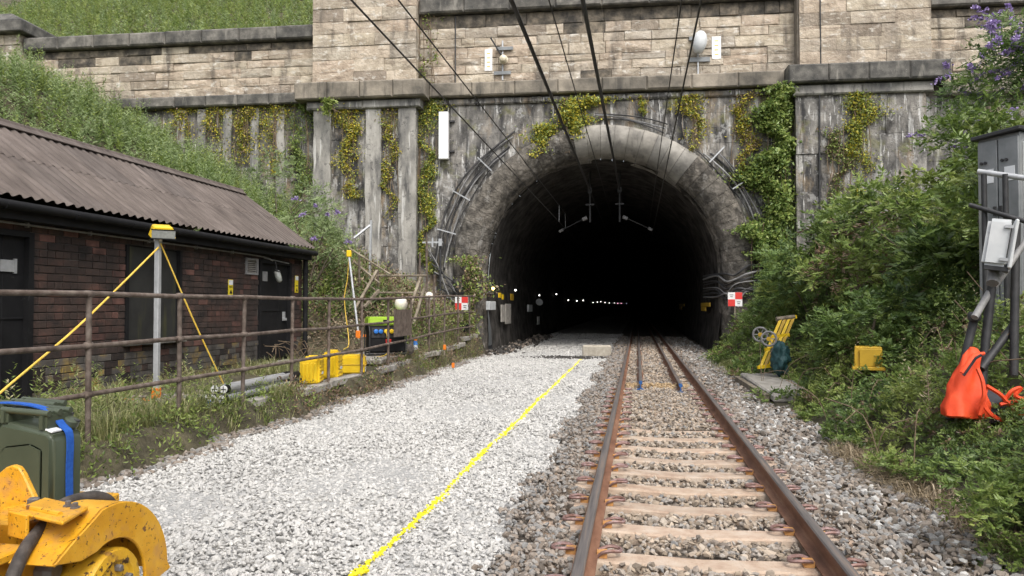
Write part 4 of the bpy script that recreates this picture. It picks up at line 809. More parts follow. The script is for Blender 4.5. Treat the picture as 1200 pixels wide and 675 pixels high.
# cables round the arch
def archcable(r, a0, a1, off, m, label, name='arch_cable', grp='cables clipped round the arch', rad=.03, wob=.05, ends=()):
    pts = [WP((r + wob * math.sin(a * 9 + r * 40)) * math.cos(a), off + .04 * math.sin(a * 13 + r * 20), AZ + (r + wob * math.sin(a * 9 + r * 40)) * math.sin(a)) for a in np.linspace(a0, a1, 40)]
    return solo(MB().tube(list(ends) + pts, rad, 6), name, m, label, 'cable', grp, smooth=60)
random.seed(3)
for i in range(6): archcable(5.50 + .11 * i, R(128 - i * 1.5), R(176 + i), .10 + .05 * (i % 2), m_cableG if i in (1, 4) else m_cableB, ['innermost', 'second', 'third', 'fourth', 'fifth', 'outermost'][i] + ' cable of the bundle curving round the left side of the arch', rad=.02 + .008 * (i % 3))
for i in range(3): archcable(5.52 + .12 * i, R(66), R(92), .12, m_cableG if i == 1 else m_cableB, ['lower', 'middle', 'upper'][i] + ' cable of three lying over the crown of the arch', rad=.026)
for i in range(5): archcable(5.46 + .12 * i, R(10 - i), R(52 - i * 2), .12 + .05 * (i % 2), m_cableG if i in (1, 3) else m_cableB, ['innermost', 'second', 'third', 'fourth', 'outermost'][i] + ' cable of the bundle curving round the right side of the arch', rad=.022 + .008 * (i % 3))
for i, (a, lb) in enumerate(((164, 'lower steel clamp across the left arch cables'), (150, 'middle steel clamp across the left arch cables'), (136, 'upper steel clamp across the left arch cables'), (46, 'upper steel clamp across the right arch cables'), (33, 'lower steel clamp across the right arch cables'))):
    a = R(a); solo(MB().tube([WP(r * math.cos(a), .22, AZ + r * math.sin(a)) for r in (5.42, 5.75, 6.15)], .03, 4), 'cable_clamp', m_galv, lb, 'clamp', 'clamps on the arch cables')
for i in range(7):                                                        # drooping runs at the left jamb
    a = WP(-5.9 + .15 * i, .3, 3.0 - .22 * i); b = WP(-4.4, .35, 2.2 - .15 * (i % 4)); c = WP(-5.2 + .1 * i, .6, 1.6 + .3 * (i % 3))
    solo(MB().tube(curve3([WP(-6.3 + .1 * i, .25, 3.6 - .3 * i), a, c, b, WP(-4.1, -1.5, 2.25 - .05 * i)], 8), .028, 6), 'drooping_cable', m_cableG if i % 3 == 0 else m_cableB, 'slack cable drooping in a tangle at the left foot of the arch', 'cable', 'tangled cables at the left of the tunnel mouth', smooth=60)
random.seed(14)
for i in range(8):
    z = 2.75 - .12 * i; q = lambda k: random.uniform(-k, k)
    solo(MB().tube(curve3([WP(5.7, .5, z + q(.1)), WP(5.0 + q(.1), .66 + q(.06), z + q(.12)), WP(4.6 + q(.1), .52, z - .12 + q(.22)), WP(4.32, .1 + q(.2), z - .25 + q(.25)), WP(4.16, -.9, z - .1 + q(.1)), WP(4.1, -4, z - .1)], 8), random.choice((.022, .03, .038)), 6), 'drooping_cable', m_cableG if i % 3 == 1 else m_cableB, 'cable bending round the right jamb into the tunnel', 'cable', 'cables at the right of the tunnel mouth', smooth=60)

# ------------------------------------------------------------ overhead wires
def wire(x, z, r, label, y1=70, droop=.0, x2=None):
    pts = [(x + ((x2 - x) * (30 - y) / 30 if x2 is not None else 0), y, z) for y in (-6, 5, 15, 30)] + [(x, y1, z)]
    return solo(MB().tube(pts, r, 6), 'overhead_wire', m_wire, label, 'wire', 'overhead wires', smooth=60)
wire(-1.83, 6.02, .038, 'thick dark wire at the left of the two heavy ones'); wire(-.67, 6.02, .038, 'thick dark wire at the right of the two heavy ones', x2=-.85)
wire(-1.28, 6.02, .012, 'thin wire between the two heavy ones'); wire(-2.98, 4.72, .012, 'lowest thin wire on the left, steepest slant'); wire(-2.98, 5.36, .011, 'upper thin wire on the left')
wire(.57, 5.36, .010, 'fine left wire of the pair over the track'); wire(.68, 4.72, .012, 'right wire of the pair over the track')
for i, y in enumerate((28.5, 31)): solo(MB().tube([(-2.98, y, 5.36), (-2.98, y, 4.72)], .010, 5), 'wire_dropper', m_galv, ('near' if i == 0 else 'far') + ' thin dropper joining the two left wires', 'dropper')
def tun_arm(x, y, sg, label):
    t = thing('wire_support', label, 'insulator', (x, y, 6.79), 0, 'wire supports hung from the tunnel roof')
    bw(MB().tube([(x, y, 6.75), (x, y, 4.75)], .045, 8), 'drop_tube', m_dgrey, t, smooth=50)
    bw(MB().box((x, y - .03, 5.45), (.34, .1, .06)).box((x, y - .05, 6.0), (.16, .12, .2)), 'clamp', m_dgrey, t)
    ins = [(x + sg * .12, y, 4.95), (x + sg * .3, y, 4.87)]
    bw(MB().tube(ins, .075, 10), 'insulator', m_cableG, t, smooth=40); bw(MB().tube([(x + sg * .25, y, 4.9), (x + sg * 1.15, y + .3, 4.5)], .022, 8), 'arm', m_dgrey, t, smooth=50)
    bw(MB().tube([(x + sg * 1.1, y + .28, 4.52), (x + sg * 1.24, y + .33, 4.45)], .06, 10), 'end_insulator', m_cableG, t, smooth=40)
tun_arm(-1.83, 29.2, -1, 'hanging tube and arm carrying the left wires inside the tunnel'); tun_arm(-.67, 29.2, 1, 'hanging tube and arm carrying the right wires inside the tunnel')

# ------------------------------------------------------------ inside the tunnel
random.seed(9)
def bulb(px, py, r, m, label, Xw=-5.28, grp='lamps strung along the tunnel wall'):
    p = onX(px, py, Xw); t = thing('tunnel_lamp', label, 'lamp', tuple(p), 0, grp)
    MB().lathe([(.01, -r), (r * .7, -r * .7), (r, 0), (r * .7, r * .7), (.01, r)], 10).build('bulb', m, t, smooth=60); MB().tube([(0, 0, r * .8), (-.03, 0, r + .1)], .02, 6).build('holder', m_black, t)
bulb(578, 338, .06, m_bulbO, 'warm orange lamp nearest the tunnel mouth', -5.25); bulb(604, 340, .042, m_bulbW, 'second lamp inside the left tunnel wall', -5.25)
for i, (px, py) in enumerate(((632, 346), (652, 344.7), (666, 351.7), (676, 352.6), (683.5, 352))): bulb(px, py, .036 + .004 * i, m_bulbW, ['third', 'fourth', 'fifth', 'sixth', 'seventh'][i] + ' lamp along the left tunnel wall')
for i, (px, py) in enumerate(((695, 354.5), (700, 354), (704, 353.5), (709, 354.5), (714, 355), (720, 355))): bulb(px, py, .045 + .005 * i, m_bulbW, 'tiny white lamp far down the tunnel', -5.2, 'far white lamps in the tunnel')
for px, m, lb in ((724, m_bulbP, 'left tiny pink lamp deep in the tunnel'), (728, m_bulbP, 'right tiny pink lamp deep in the tunnel'), (734, m_bulbV, 'left tiny violet lamp deepest in the tunnel'), (737, m_bulbV, 'right tiny violet lamp deepest in the tunnel')): bulb(px, 355.5, .085, m, lb, -4.6, 'coloured lamps deep in the tunnel')
def wbox(px0, py0, px1, py1, X, m, label, name, cat, th=.1, bev=.01):
    a, b = onX(px0, py0, X), onX(px1, py1, X); y0, y1 = sorted((a.y, b.y)); z0, z1 = sorted((a.z, b.z))
    return solo(MB().box((X - th / 2, (y0 + y1) / 2, (z0 + z1) / 2), (th, y1 - y0, z1 - z0)), name, m, label, cat, bevel=bev)
wbox(574, 353, 581, 363, -5.25, m_offw, 'white junction box below the warm lamp at the tunnel mouth', 'junction_box', 'box', .15)
wbox(588, 357, 592, 377, -5.22, m_con, 'left grey board on the left tunnel wall', 'wall_board', 'board', .05); wbox(593, 356, 599, 379, -5.22, m_con, 'right grey board on the left tunnel wall', 'wall_board', 'board', .05)
wbox(585, 343, 587.5, 349, -5.2, m_yel, 'small yellow tag hanging under the tunnel lamps', 'yellow_tag', 'tag', .04); wbox(589, 345, 590.5, 351, -5.2, m_yel, 'slim yellow tag right of another under the lamps', 'yellow_tag', 'tag', .04); wbox(599, 344, 602, 352, -5.2, m_yelD, 'yellow tag beside the second tunnel lamp', 'yellow_tag', 'tag', .04)
wbox(620, 357, 624, 365, -5.22, m_offw, 'small pale box on the left tunnel wall', 'junction_box', 'box'); wbox(630, 371, 632.5, 380, -5.22, m_white, 'thin white strip low on the left tunnel wall', 'wall_strip', 'strip', .04)
p = onX(632, 354, -5.2); t = thing('round_mirror', 'round pale disc on the left tunnel wall under a lamp', 'disc', tuple(p)); MB().lathe([(.19, -.02), (.2, 0), (.19, .02)], 18, Matrix.Rotation(R(65), 4, 'X') @ Matrix.Rotation(.4, 4, 'Y')).build('disc', m_offw, t); MB().tube([(0, 0, 0), (-.35, 0, 0)], .02, 6).build('stalk', m_dgrey, t)
for i, (x0, y0, x1, y1, lb) in enumerate(((822, 355, 832, 365, 'yellow bracket sign on the right tunnel wall near the mouth'), (796, 356, 802, 363, 'dim yellow sign deeper on the right tunnel wall'))):
    a, b = onX(x0, y0, 2.68), onX(x1, y1, 2.68); y_0, y_1 = sorted((a.y, b.y)); z_0, z_1 = sorted((a.z, b.z)); t = thing('yellow_sign', lb, 'sign', (2.68, (y_0 + y_1) / 2, (z_0 + z_1) / 2))
    MB().box((0, 0, (z_1 - z_0) * .28), (.05, y_1 - y_0, (z_1 - z_0) * .45)).build('plate', m_yelD, t); MB().box((0, (y_1 - y_0) * .22, -(z_1 - z_0) * .23), (.05, (y_1 - y_0) * .5, (z_1 - z_0) * .52)).build('leg', m_yelD, t); MB().box((.1, 0, .1), (.2, .05, .05)).build('bracket', m_dgrey, t)
# concrete block and wet patch in front of the mouth
p = onZ(699, 418, -.22); solo(MB().box((p.x, p.y + .25, -.04), (.95, .5, .38)), 'concrete_block', m_conL, 'rough pale concrete block lying on the ballast at the tunnel mouth', 'block', bevel=.04)
x, y = rng.normal(-2.3, .55, 500), rng.normal(24.2, .28, 500)
tag(ob('dark_grit', stones('dark_grit', np.stack([x, y, np.full(500, -.215)], 1), .05 * rng.uniform(.5, 1.2, 500), [m_wet], rng.random(500))), 'patch of dark damp grit beside the concrete block', 'grit', kind='stuff')
pole('dark_plate', (-.95, 25.6, -.18), (-.6, 25.5, -.17), .06, m_dgrey, 'small dark scrap of metal on the ballast behind the concrete block', 'scrap', 4)
mb = MB()
x, y = rng.normal(-4.85, .25, 260), rng.uniform(24.5, 40, 260)
tag(ob('tunnel_spoil', stones('tunnel_spoil', np.stack([x, y, np.full(260, -.2) + .12 * rng.random(260)], 1), .11 * rng.uniform(.4, 1.3, 260), [m_wet, m_grey], rng.uniform(0, .5, 260), (rng.random(260) < .4).astype(int))), 'dark lumps of spoil along the foot of the left tunnel wall', 'spoil', kind='stuff')
#--PART3--
# ------------------------------------------------------------ yellow towed machine in the near left corner
mc = thing('yellow_machine', 'chipped yellow wheeled machine with a curved mudguard in the near left corner', 'machine', (-2.6, 2.8, -.22))
FXf, WC, WZ = -2.2, 2.84, .26
def yzM(x): return Matrix(((0, 0, 1, x), (1, 0, 0, 0), (0, 1, 0, 0), (0, 0, 0, 1)))      # polygon (y, z), extruded along +x
arc = [(WC + .375 * math.cos(a), WZ + .375 * math.sin(a)) for a in np.linspace(R(100), R(2), 22)] + [(WC + .40, WZ - .03)]
arc_in = [(WC + .215 * math.cos(a), WZ + .225 * math.sin(a)) for a in np.linspace(R(-16), R(115), 16)]
outer = [(2.515, .485), (2.62, .548), (2.72, .598)] + arc
face = outer + arc_in + [(2.66, .455)]
bw(MB().prism(face, .018, yzM(FXf - .018)), 'mudguard_side', m_mach, mc, bevel=.004)
V = []; Fq = []
for y, z in outer: V += [(FXf - .004, y, z), (FXf - .20, y, z)]
for i in range(len(outer) - 1): Fq.append((2 * i, 2 * i + 2, 2 * i + 3, 2 * i + 1))
n0 = len(V)
for y, z in outer: d = Vector((y - WC, z - WZ + .0)).normalized() * .014; V += [(FXf - .004, y - d.x, z - d.y), (FXf - .20, y - d.x, z - d.y)]
for i in range(len(outer) - 1): Fq.append((n0 + 2 * i, n0 + 2 * i + 1, n0 + 2 * i + 3, n0 + 2 * i + 2))
k = len(outer) - 1; Fq += [(0, 1, n0 + 1, n0), (2 * k, n0 + 2 * k, n0 + 2 * k + 1, 2 * k + 1)] + [(2 * i + 1, 2 * i + 3, n0 + 2 * i + 3, n0 + 2 * i + 1) for i in range(k)] + [(2 * i, n0 + 2 * i, n0 + 2 * i + 2, 2 * i + 2) for i in range(k)]
bw(MB().add(V, Fq), 'mudguard', m_mach, mc, smooth=30)
bw(MB().prism([(2.53, .30), (2.55, .46), (2.74, .57)] + [(WC + .36 * math.cos(a), WZ + .36 * math.sin(a)) for a in np.linspace(R(100), R(0), 14)] + [(WC + .36, -.05), (2.5, -.05)], .015, yzM(-2.41)), 'inner_guard', m_mach, mc)
Mx = Matrix.Translation((0, WC + .06, .14)) @ Matrix.Rotation(PI / 2, 4, 'Y')
ty = bw(MB().lathe([(.25, -2.66), (.345, -2.64), (.36, -2.56), (.36, -2.46), (.345, -2.42), (.25, -2.41)], 40, Mx), 'wheel', m_rub, mc, smooth=40)
for i in range(24):
    a = 2 * PI * i / 24; bw(MB().box((-2.535, WC + .06 + .362 * math.cos(a), .14 + .362 * math.sin(a)), (.2, .02, .03), rx=a), 'tread', m_rub, ty)
Mh = Matrix.Translation((0, WC + .02, .27)) @ Matrix.Rotation(PI / 2, 4, 'Y')
hub = bw(MB().lathe([(.13, -2.44), (.168, -2.42), (.170, -2.22), (.160, -2.205), (.12, -2.20), (.11, -2.212), (.03, -2.212)], 30, Mh), 'hub_drum', m_machR, mc, smooth=40)
for i in range(6):
    a = 2 * PI * i / 6 + .3; bw(MB().lathe([(.016, -2.212), (.016, -2.19), (.012, -2.186)], 6, Matrix.Translation((0, WC + .02 + .085 * math.cos(a), .27 + .085 * math.sin(a))) @ Matrix.Rotation(PI / 2, 4, 'Y')), 'bolt', m_bolt, hub)
bw(MB().lathe([(.05, -2.40), (.055, -2.35), (.03, -2.33)], 10, Matrix.Translation((0, 2.68, .40)) @ Matrix.Rotation(PI / 2, 4, 'Y')), 'bearing_nut', m_bolt, mc)
def zplate(pts, z, th, name, m=m_mach, bev=.006): return bw(MB().prism([(p[0], p[1]) for p in pts], th, Matrix.Translation((0, 0, z))), name, m, mc, bevel=bev)
# deck, bracket plate with two bolts, pedestal, gusset and beam
zplate([(-3.95, 2.2), (-2.60, 2.2), (-2.60, 2.98), (-2.92, 3.2), (-2.92, 3.82), (-3.95, 3.82)], .365, .045, 'deck')
bp = zplate([(-2.52, 2.655), (-2.19, 2.545), (-2.25, 2.755), (-2.55, 2.86)], .628, .018, 'bracket_plate')
bw(MB().prism([(-2.525, 2.64), (-2.40, 2.598), (-2.395, 2.612), (-2.52, 2.656)], .10, Matrix.Translation((0, 0, .545))), 'bracket_lip', m_mach, bp, bevel=.004)
for x, y in ((-2.335, 2.742), (-2.285, 2.722)): bw(MB().lathe([(.020, .646), (.020, .652), (.012, .652), (.012, .668), (.008, .67)], 6, Matrix.Translation((x, y, 0))), 'bolt', m_bolt, bp)
bw(MB().tube([(-2.50, 2.70, .648), (-2.27, 2.625, .648)], .012, 8), 'clamp_bar', m_mach, mc, smooth=40)
bw(MB().box((-2.66, 2.86, .49), (.30, .30, .17)), 'deck_step', m_mach, mc, bevel=.01)
wp = zplate([(-2.68, 2.80), (-2.55, 2.80), (-2.55, 2.94), (-2.68, 2.94)], .575, .03, 'bolt_pad'); bw(MB().lathe([(.034, .605), (.034, .611), (.026, .611), (.026, .632), (.02, .637)], 6, Matrix.Translation((-2.615, 2.87, 0))), 'bolt', m_bolt, wp)
bw(MB().lathe([(.085, .50), (.085, .695), (.08, .702), (.02, .703)], 30, Matrix.Translation((-2.60, 2.56, 0))), 'pedestal', m_mach, mc, smooth=40)
bm_ = bw(MB().box((-2.55, 2.50, .495), (.26, .30, .035)), 'flange', m_mach, mc, bevel=.006); bw(MB().box((-2.58, 2.48, .28), (.22, .26, .40)), 'beam', m_mach, mc, bevel=.008)
bw(MB().lathe([(.03, .512), (.03, .518), (.022, .518), (.022, .538), (.016, .542)], 6, Matrix.Translation((-2.46, 2.46, 0))), 'bolt', m_bolt, bm_)
gp = [onY(-40, 600, 2.95), onY(-25, 585, 2.95), onY(-10, 562, 2.95), onY(6, 548, 2.95), onY(14, 545, 2.95), onY(22, 548, 2.95), onY(27, 556, 2.95), onY(46, 597, 2.95), onY(46, 612, 2.95), onY(-40, 620, 2.95)]
bw(MB().prism([(p.x, p.z) for p in gp], .03, Matrix(((1, 0, 0, 0), (0, 0, 1, 2.95), (0, 1, 0, 0), (0, 0, 0, 1)))), 'gusset', m_mach, mc, bevel=.006)
hp = [onX(8, 700, -2.32), onX(18, 668, -2.33), onX(32, 640, -2.36), onX(52, 615, -2.42), onX(70, 594, -2.46), onX(90, 585, -2.48), onX(112, 582, -2.44), onX(128, 588, -2.42), onX(134, 605, -2.46)]
bw(MB().tube(curve3(hp, 8), .026, 12), 'hose', m_rub, mc, smooth=60)
bw(MB().box((-3.2, 2.6, .18), (1.3, .12, .24)), 'chassis', m_mach, mc, bevel=.01); bw(MB().box((-3.4, 3.4, .18), (.9, .12, .24)), 'chassis', m_mach, mc, bevel=.01)
ty2 = bw(MB().lathe([(.25, -3.75), (.345, -3.73), (.36, -3.65), (.36, -3.55), (.345, -3.51), (.25, -3.50)], 30, Mx), 'wheel', m_rub, mc, smooth=40)

# jerry cans and strap
def jerry(x, y, z, label):
    t = thing('jerry_can', label, 'jerry can', (x, y, z), 0, 'jerry cans strapped on the machine'); L_, W_, H_ = .36, .215, .42
    M = Matrix(((1, 0, 0, 0), (0, 0, -1, W_ / 2), (0, 1, 0, 0), (0, 0, 0, 1)))
    MB().prism([(-L_ / 2, 0), (L_ / 2, 0), (L_ / 2, H_ - .03), (L_ / 2 - .03, H_), (L_ / 2 - .10, H_ + .012), (-L_ / 2 + .06, H_ + .045), (-L_ / 2, H_ - .02)], W_, M).build('body', m_green, t, bevel=.022, seg=3, smooth=50)
    for s in (-1, 1):
        MB().prism([(-.13, .06), (.12, .06), (.12, .33), (.05, .36), (-.10, .34), (-.13, .30)], .014, Matrix.Translation((0, s * (W_ / 2 + .0), 0)) @ Matrix(((1, 0, 0, 0), (0, 0, -1, .007), (0, 1, 0, 0), (0, 0, 0, 1)))).build('side_panel', m_green, t, bevel=.012, seg=2, smooth=50)
    for hx, hz, hh in ((-.13, .07, .09), (.10, .045, .10)): MB().box((hx, 0, H_ + hz), (.05, W_ * .9, hh)).build('handle_post', m_green, t, bevel=.015, seg=2, smooth=50)
    for s in (-1, 0, 1): MB().tube([(-.15, s * W_ * .34, H_ + .105), (.13, s * W_ * .34, H_ + .088)], .017, 10).build('handle', m_green, t, smooth=50)
    if 'front' in label and 'rear' not in label: MB().box((L_ / 2 - .045, -.05, H_ + .003), (.045, .07, .012), ry=.3).build('label_plate', m_label, t, bevel=.003)
    sp = MB().lathe([(.03, 0), (.033, .02), (.038, .022), (.038, .05), (.03, .056)], 16, Matrix.Translation((L_ / 2 - .05, .06, H_ - .005)) @ Matrix.Rotation(R(25), 4, 'Y')).build('spout_cap', m_green, t, smooth=40)
    MB().tube([(L_ / 2 - .1, .06, H_ + .04), (L_ / 2 + .015, .06, H_ + .035)], .007, 6).build('cap_lever', m_dgrey, sp)
    return t
jerry(-3.13, 3.46, .41, 'front olive green jerry can on the yellow machine'); jerry(-3.37, 3.70, .41, 'rear olive green jerry can, behind the front one'); jerry(-3.58, 3.43, .41, 'olive green jerry can cut by the left photo edge')
sp_ = [(-3.75, 3.30, .93), (-3.45, 3.40, .955), (-3.25, 3.43, .962), (-3.08, 3.45, .93), (-2.985, 3.46, .845), (-2.944, 3.46, .79), (-2.944, 3.46, .60), (-2.944, 3.465, .42)]
V = []; Fq = []
for p in curve3(sp_, 6): V += [p + Vector((.004, -.024, .006)), p + Vector((.004, .024, .006)), p + Vector((0, .024, 0)), p + Vector((0, -.024, 0))]
for i in range(len(V) // 4 - 1):
    for k in range(4): Fq.append((4 * i + k, 4 * i + (k + 1) % 4, 4 * i + 4 + (k + 1) % 4, 4 * i + 4 + k))
solo(MB().add(V, Fq), 'webbing_strap', m_strap, 'bright blue webbing strap over the jerry cans', 'strap', smooth=40)

# ------------------------------------------------------------ things on the right bank
solo(MB().box((2.72, 15.4, -.12), (.85, 4.2, .14)), 'concrete_slab', m_con, 'flat grey concrete slab beside the track on the right', 'slab', bevel=.03)
solo(MB().box((2.20, 15.3, -.15), (.10, 3.4, .14), rz=.02), 'timber_edging', m_wood, 'dark timber edging along the slab beside the ballast', 'timber', bevel=.01)
# yellow trolley frame with hand wheels
c = onY(902, 404, 17.0); tr = thing('rail_trolley', 'yellow steel trolley frame with grey spoked wheels leaning on the bank', 'trolley', (c.x, c.y, -.1))
axis = (onY(911, 374, 17.2) - onY(892, 430, 16.8)); a0 = onY(892, 430, 16.8); sd_ = Vector((.95, .25, .12)).normalized()
for k in range(4): bw(MB().tube([a0 + sd_ * (.10 * k - .02), a0 + sd_ * (.10 * k + .08) + axis], .042, 4), 'bar', m_yelD if k % 2 else m_yel, tr)
for f in (.0, .36, .62, 1.0): p = a0 + axis * f; bw(MB().tube([p - sd_ * .08 + sd_ * .08 * f, p + sd_ * (.36 + .08 * f)], .05, 4), 'crosspiece', m_yel, tr)
bw(MB().tube([a0 + axis * 1.0 - sd_ * .02, a0 + axis * 1.0 + sd_ * .40], .05, 8), 'roller', m_wood, tr, smooth=40)
for (px, py, Y) in ((891, 392, 16.75), (901, 397, 16.55)):
    q = onY(px, py, Y); Mw = Matrix.Translation(q) @ Matrix.Rotation(R(-14), 4, 'Z') @ Matrix.Rotation(PI / 2, 4, 'X')
    wh = bw(MB().tube([(.15 * math.cos(a), .15 * math.sin(a), 0) for a in np.linspace(0, 2 * PI, 25)], .024, 8, Mw), 'wheel', m_cableG, tr, smooth=60)
    for k in range(3): bw(MB().tube([(-.15 * math.cos(k * PI / 3), -.15 * math.sin(k * PI / 3), 0), (.15 * math.cos(k * PI / 3), .15 * math.sin(k * PI / 3), 0)], .012, 5, Mw), 'spoke', m_cableG, wh)
    bw(MB().lathe([(.04, -.05), (.045, .05)], 10, Mw), 'hub', m_yelD, wh)
def lump(c, rad, m, name, label, cat, amp=.25, sub=4, fr=2.2, flat=None):
    bm = bmesh.new(); bmesh.ops.create_icosphere(bm, subdivisions=sub, radius=1)
    for v in bm.verts:
        d = 1 + amp * noise.noise(v.co * fr + Vector(c)) + amp * .5 * noise.noise(v.co * fr * 2.6); q = v.co * d; v.co = Vector((c[0] + q.x * rad[0], c[1] + q.y * rad[1], c[2] + q.z * rad[2]))
    me = bpy.data.meshes.new(name); bm.to_mesh(me); bm.free(); me.materials.append(m); me.polygons.foreach_set('use_smooth', [True] * len(me.polygons)); o = ob(name, me)
    return tag(o, label, cat) if label else o
q = onY(914, 420, 16.6); lump((q.x, q.y, q.z), (.19, .22, .36), m_teal, 'tarpaulin', 'crumpled dark teal tarpaulin hanging beside the yellow trolley', 'tarpaulin', .4)
# yellow grit box
q0, q1 = onY(1000, 434, 11.4), onY(1036, 434, 11.4); wB = (q1 - q0).length; hB = (onY(1018, 406, 11.4) - onY(1018, 434, 11.4)).length
yb = thing('yellow_box', 'square dirty yellow box half buried in the bushes', 'box', tuple(onY(1018, 434, 11.4)), R(-14))
MB().box((0, .16, hB * .54), (wB * .92, .32, hB * .88), top=.93).build('body', m_yelD, yb, bevel=.012); MB().box((0, .15, .025), (wB * 1.04, .40, .05)).build('base_rim', m_yelD, yb, bevel=.008)
MB().box((.03, -.012, hB * .52), (wB * .72, .02, hB * .74)).build('front_panel', m_yelD, yb, bevel=.006); MB().box((-wB * .40, -.008, hB * .5), (.03, .02, hB * .8)).build('corner_strip', m_yelD, yb)
# pipe frame with the grey box
YB = 8.0
pf = thing('pipe_frame', 'dark steel pipe frame holding up the small grey box', 'pipe frame', tuple(onY(1114, 492, YB)))
for (pts, r, m, nm) in (([(1113, 492), (1128, 430), (1142, 372)], .040, m_dgrey, 'pipe'), ([(1142, 372), (1158, 345), (1178, 318)], .034, m_cableG, 'pipe'), ([(1149, 470), (1155, 400), (1163, 330)], .042, m_dgrey, 'pipe'), ([(1163, 332), (1165, 308)], .055, m_cableG, 'pipe'), ([(1150, 432), (1190, 378)], .038, m_dgrey, 'pipe'), ([(1188, 440), (1190, 300), (1191, 262)], .04, m_dgrey, 'pipe'), ([(1178, 318), (1200, 285), (1215, 268)], .03, m_cableG, 'pipe')):
    bw(MB().tube([onY(x, y, YB + (.15 if i else 0)) for i, (x, y) in enumerate(pts)], r, 12), nm, m, pf, smooth=50)
bw(MB().lathe([(.05, 0), (.06, .02), (.06, .07), (.05, .09)], 12, Matrix.Translation(onY(1142, 376, YB + .1))), 'coupling', m_dgrey, pf, smooth=40)
qc = onY(1172, 285, YB - .05); jb = thing('grey_box', 'small pale grey weathered box mounted on the pipe frame', 'box', tuple(qc), R(-18)); jb.rotation_euler = (0, R(9), R(-22))
MB().box((-.02, 0, 0), (.22, .2, .46)).build('casing', m_offw, jb, bevel=.03, seg=2, smooth=40); MB().box((.105, 0, 0), (.035, .22, .48)).build('lid', m_offw, jb, bevel=.012)
for z in (-.16, .16): MB().box((.05, -.115, z), (.07, .02, .03)).build('latch', m_galv, jb)
MB().tube([(.07, -.115, -.18), (.07, -.12, .2)], .006, 5).build('hinge_rod', m_dgrey, jb); MB().box((0, 0, -.25), (.2, .16, .04)).build('base', m_dgrey, jb)
# big steel cabinet behind a handrail
YC = 10.6; c0, c1 = onY(1147, 250, YC), onY(1196, 250, YC - .45); dx = c1 - c0; ang = math.atan2(dx.y, dx.x); Wc = dx.length; topz = onY(1170, 163, YC).z; zb = gzf(c0.x + .3, YC + .3) - .1
cb = thing('steel_cabinet', 'large grey steel cabinet with two doors at the top of the right bank', 'cabinet', (c0.x, c0.y, zb), ang); Hc = topz - zb
MB().box((Wc / 2, .3, Hc / 2), (Wc, .58, Hc)).build('casing', m_cab, cb, bevel=.01); MB().box((Wc / 2, .28, Hc + .02), (Wc + .1, .72, .05), ry=-.05).build('top', m_dgrey, cb, bevel=.008)
for k in range(2):
    dr = MB().box((Wc * (.25 + .5 * k), -.005, Hc * .52), (Wc * .47, .03, Hc * .92)).build('door', m_cab, cb, bevel=.006)
    MB().box((Wc * (.25 + .5 * k) + .02, -.025, Hc * .80), (.13, .006, .18)).build('label_plate', m_label, dr); MB().box((Wc * (.43 if k == 0 else .57), -.03, Hc * .62), (.03, .03, .12)).build('handle', m_dgrey, dr)
    for j in range(2): MB().lathe([(.02, 0), (.02, .02)], 8, Matrix.Translation((Wc * (.12 + .1 * j + .5 * k), -.02, Hc * .87)) @ Matrix.Rotation(PI / 2, 4, 'X')).build('lock', m_dgrey, dr)
MB().box((Wc + .014, .3, Hc / 2), (.02, .5, Hc * .9)).build('side_panel', m_white, cb)
hr = thing('bank_handrail', 'grey tube handrail in front of the large steel cabinet', 'handrail', tuple(onY(1175, 260, 9.9)))
bw(MB().tube([onY(1146, 201, 10.1), onY(1240, 214, 9.6)], .035, 10), 'rail', m_galv, hr, smooth=50); bw(MB().tube([onY(1136, 240, 10.1), onY(1210, 262, 9.7)], .03, 10), 'rail', m_dgrey, hr, smooth=50)
for x, Yp in ((1153, 10.05), (1178, 9.9)): p = onY(x, 204, Yp); bw(MB().tube([p, (p.x, p.y, gzf(p.x, p.y) - .1)], .032, 10), 'post', m_dgrey, hr, smooth=50)
# orange bag and harness on the bank
YG = 7.75
def loft(levels, n=28, jit=.012, M=None):                                 # (centre, half width, half depth)
    V = []; Fq = []
    for i, (c, a, b) in enumerate(levels):
        for k in range(n):
            q = 2 * PI * k / n; e = lambda s: math.copysign(abs(s) ** .75, s); p = Vector((c[0] + a * e(math.cos(q)), c[1] + b * e(math.sin(q)), c[2]))
            d = noise.noise(p * 7) * jit * 1.6 + noise.noise(p * 17) * jit * .8; V.append(p + Vector((math.cos(q), math.sin(q), .3)) * d)
    for i in range(len(levels) - 1):
        for k in range(n): Fq.append((i * n + k, i * n + (k + 1) % n, (i + 1) * n + (k + 1) % n, (i + 1) * n + k))
    return MB().add(V, Fq + [tuple(range(n - 1, -1, -1)), tuple(range((len(levels) - 1) * n, len(levels) * n))], M)
p0 = onY(1139, 491, YG); bg_ = thing('orange_bag', 'bright orange bag slumped against the pipe frame', 'bag', tuple(p0))
lv = []
for f, w_, d_, sx in ((0, .20, .10, 0), (.03, .235, .12, 0), (.15, .24, .115, -.005), (.3, .215, .095, 0), (.45, .175, .08, .015), (.6, .135, .065, .035), (.75, .10, .05, .055), (.88, .075, .035, .075), (.97, .06, .022, .09), (1.0, .045, .012, .095)):
    lv.append(((p0.x + sx, p0.y + .1 + .12 * f, p0.z + .68 * f), w_ * .92, d_))
bw(loft(lv, 36, .04), 'body', m_or, bg_, smooth=60)
bw(MB().tube([onY(1127, 437, YG - .02), onY(1141, 417, YG), onY(1153, 414, YG + .05)], [.022, .026, .018], 6), 'rolled_top', m_or, bg_, smooth=60); bw(MB().tube([onY(1129, 440, YG - .03), onY(1143, 420, YG - .02), onY(1150, 416, YG)], .014, 5), 'strap', m_navy, bg_)
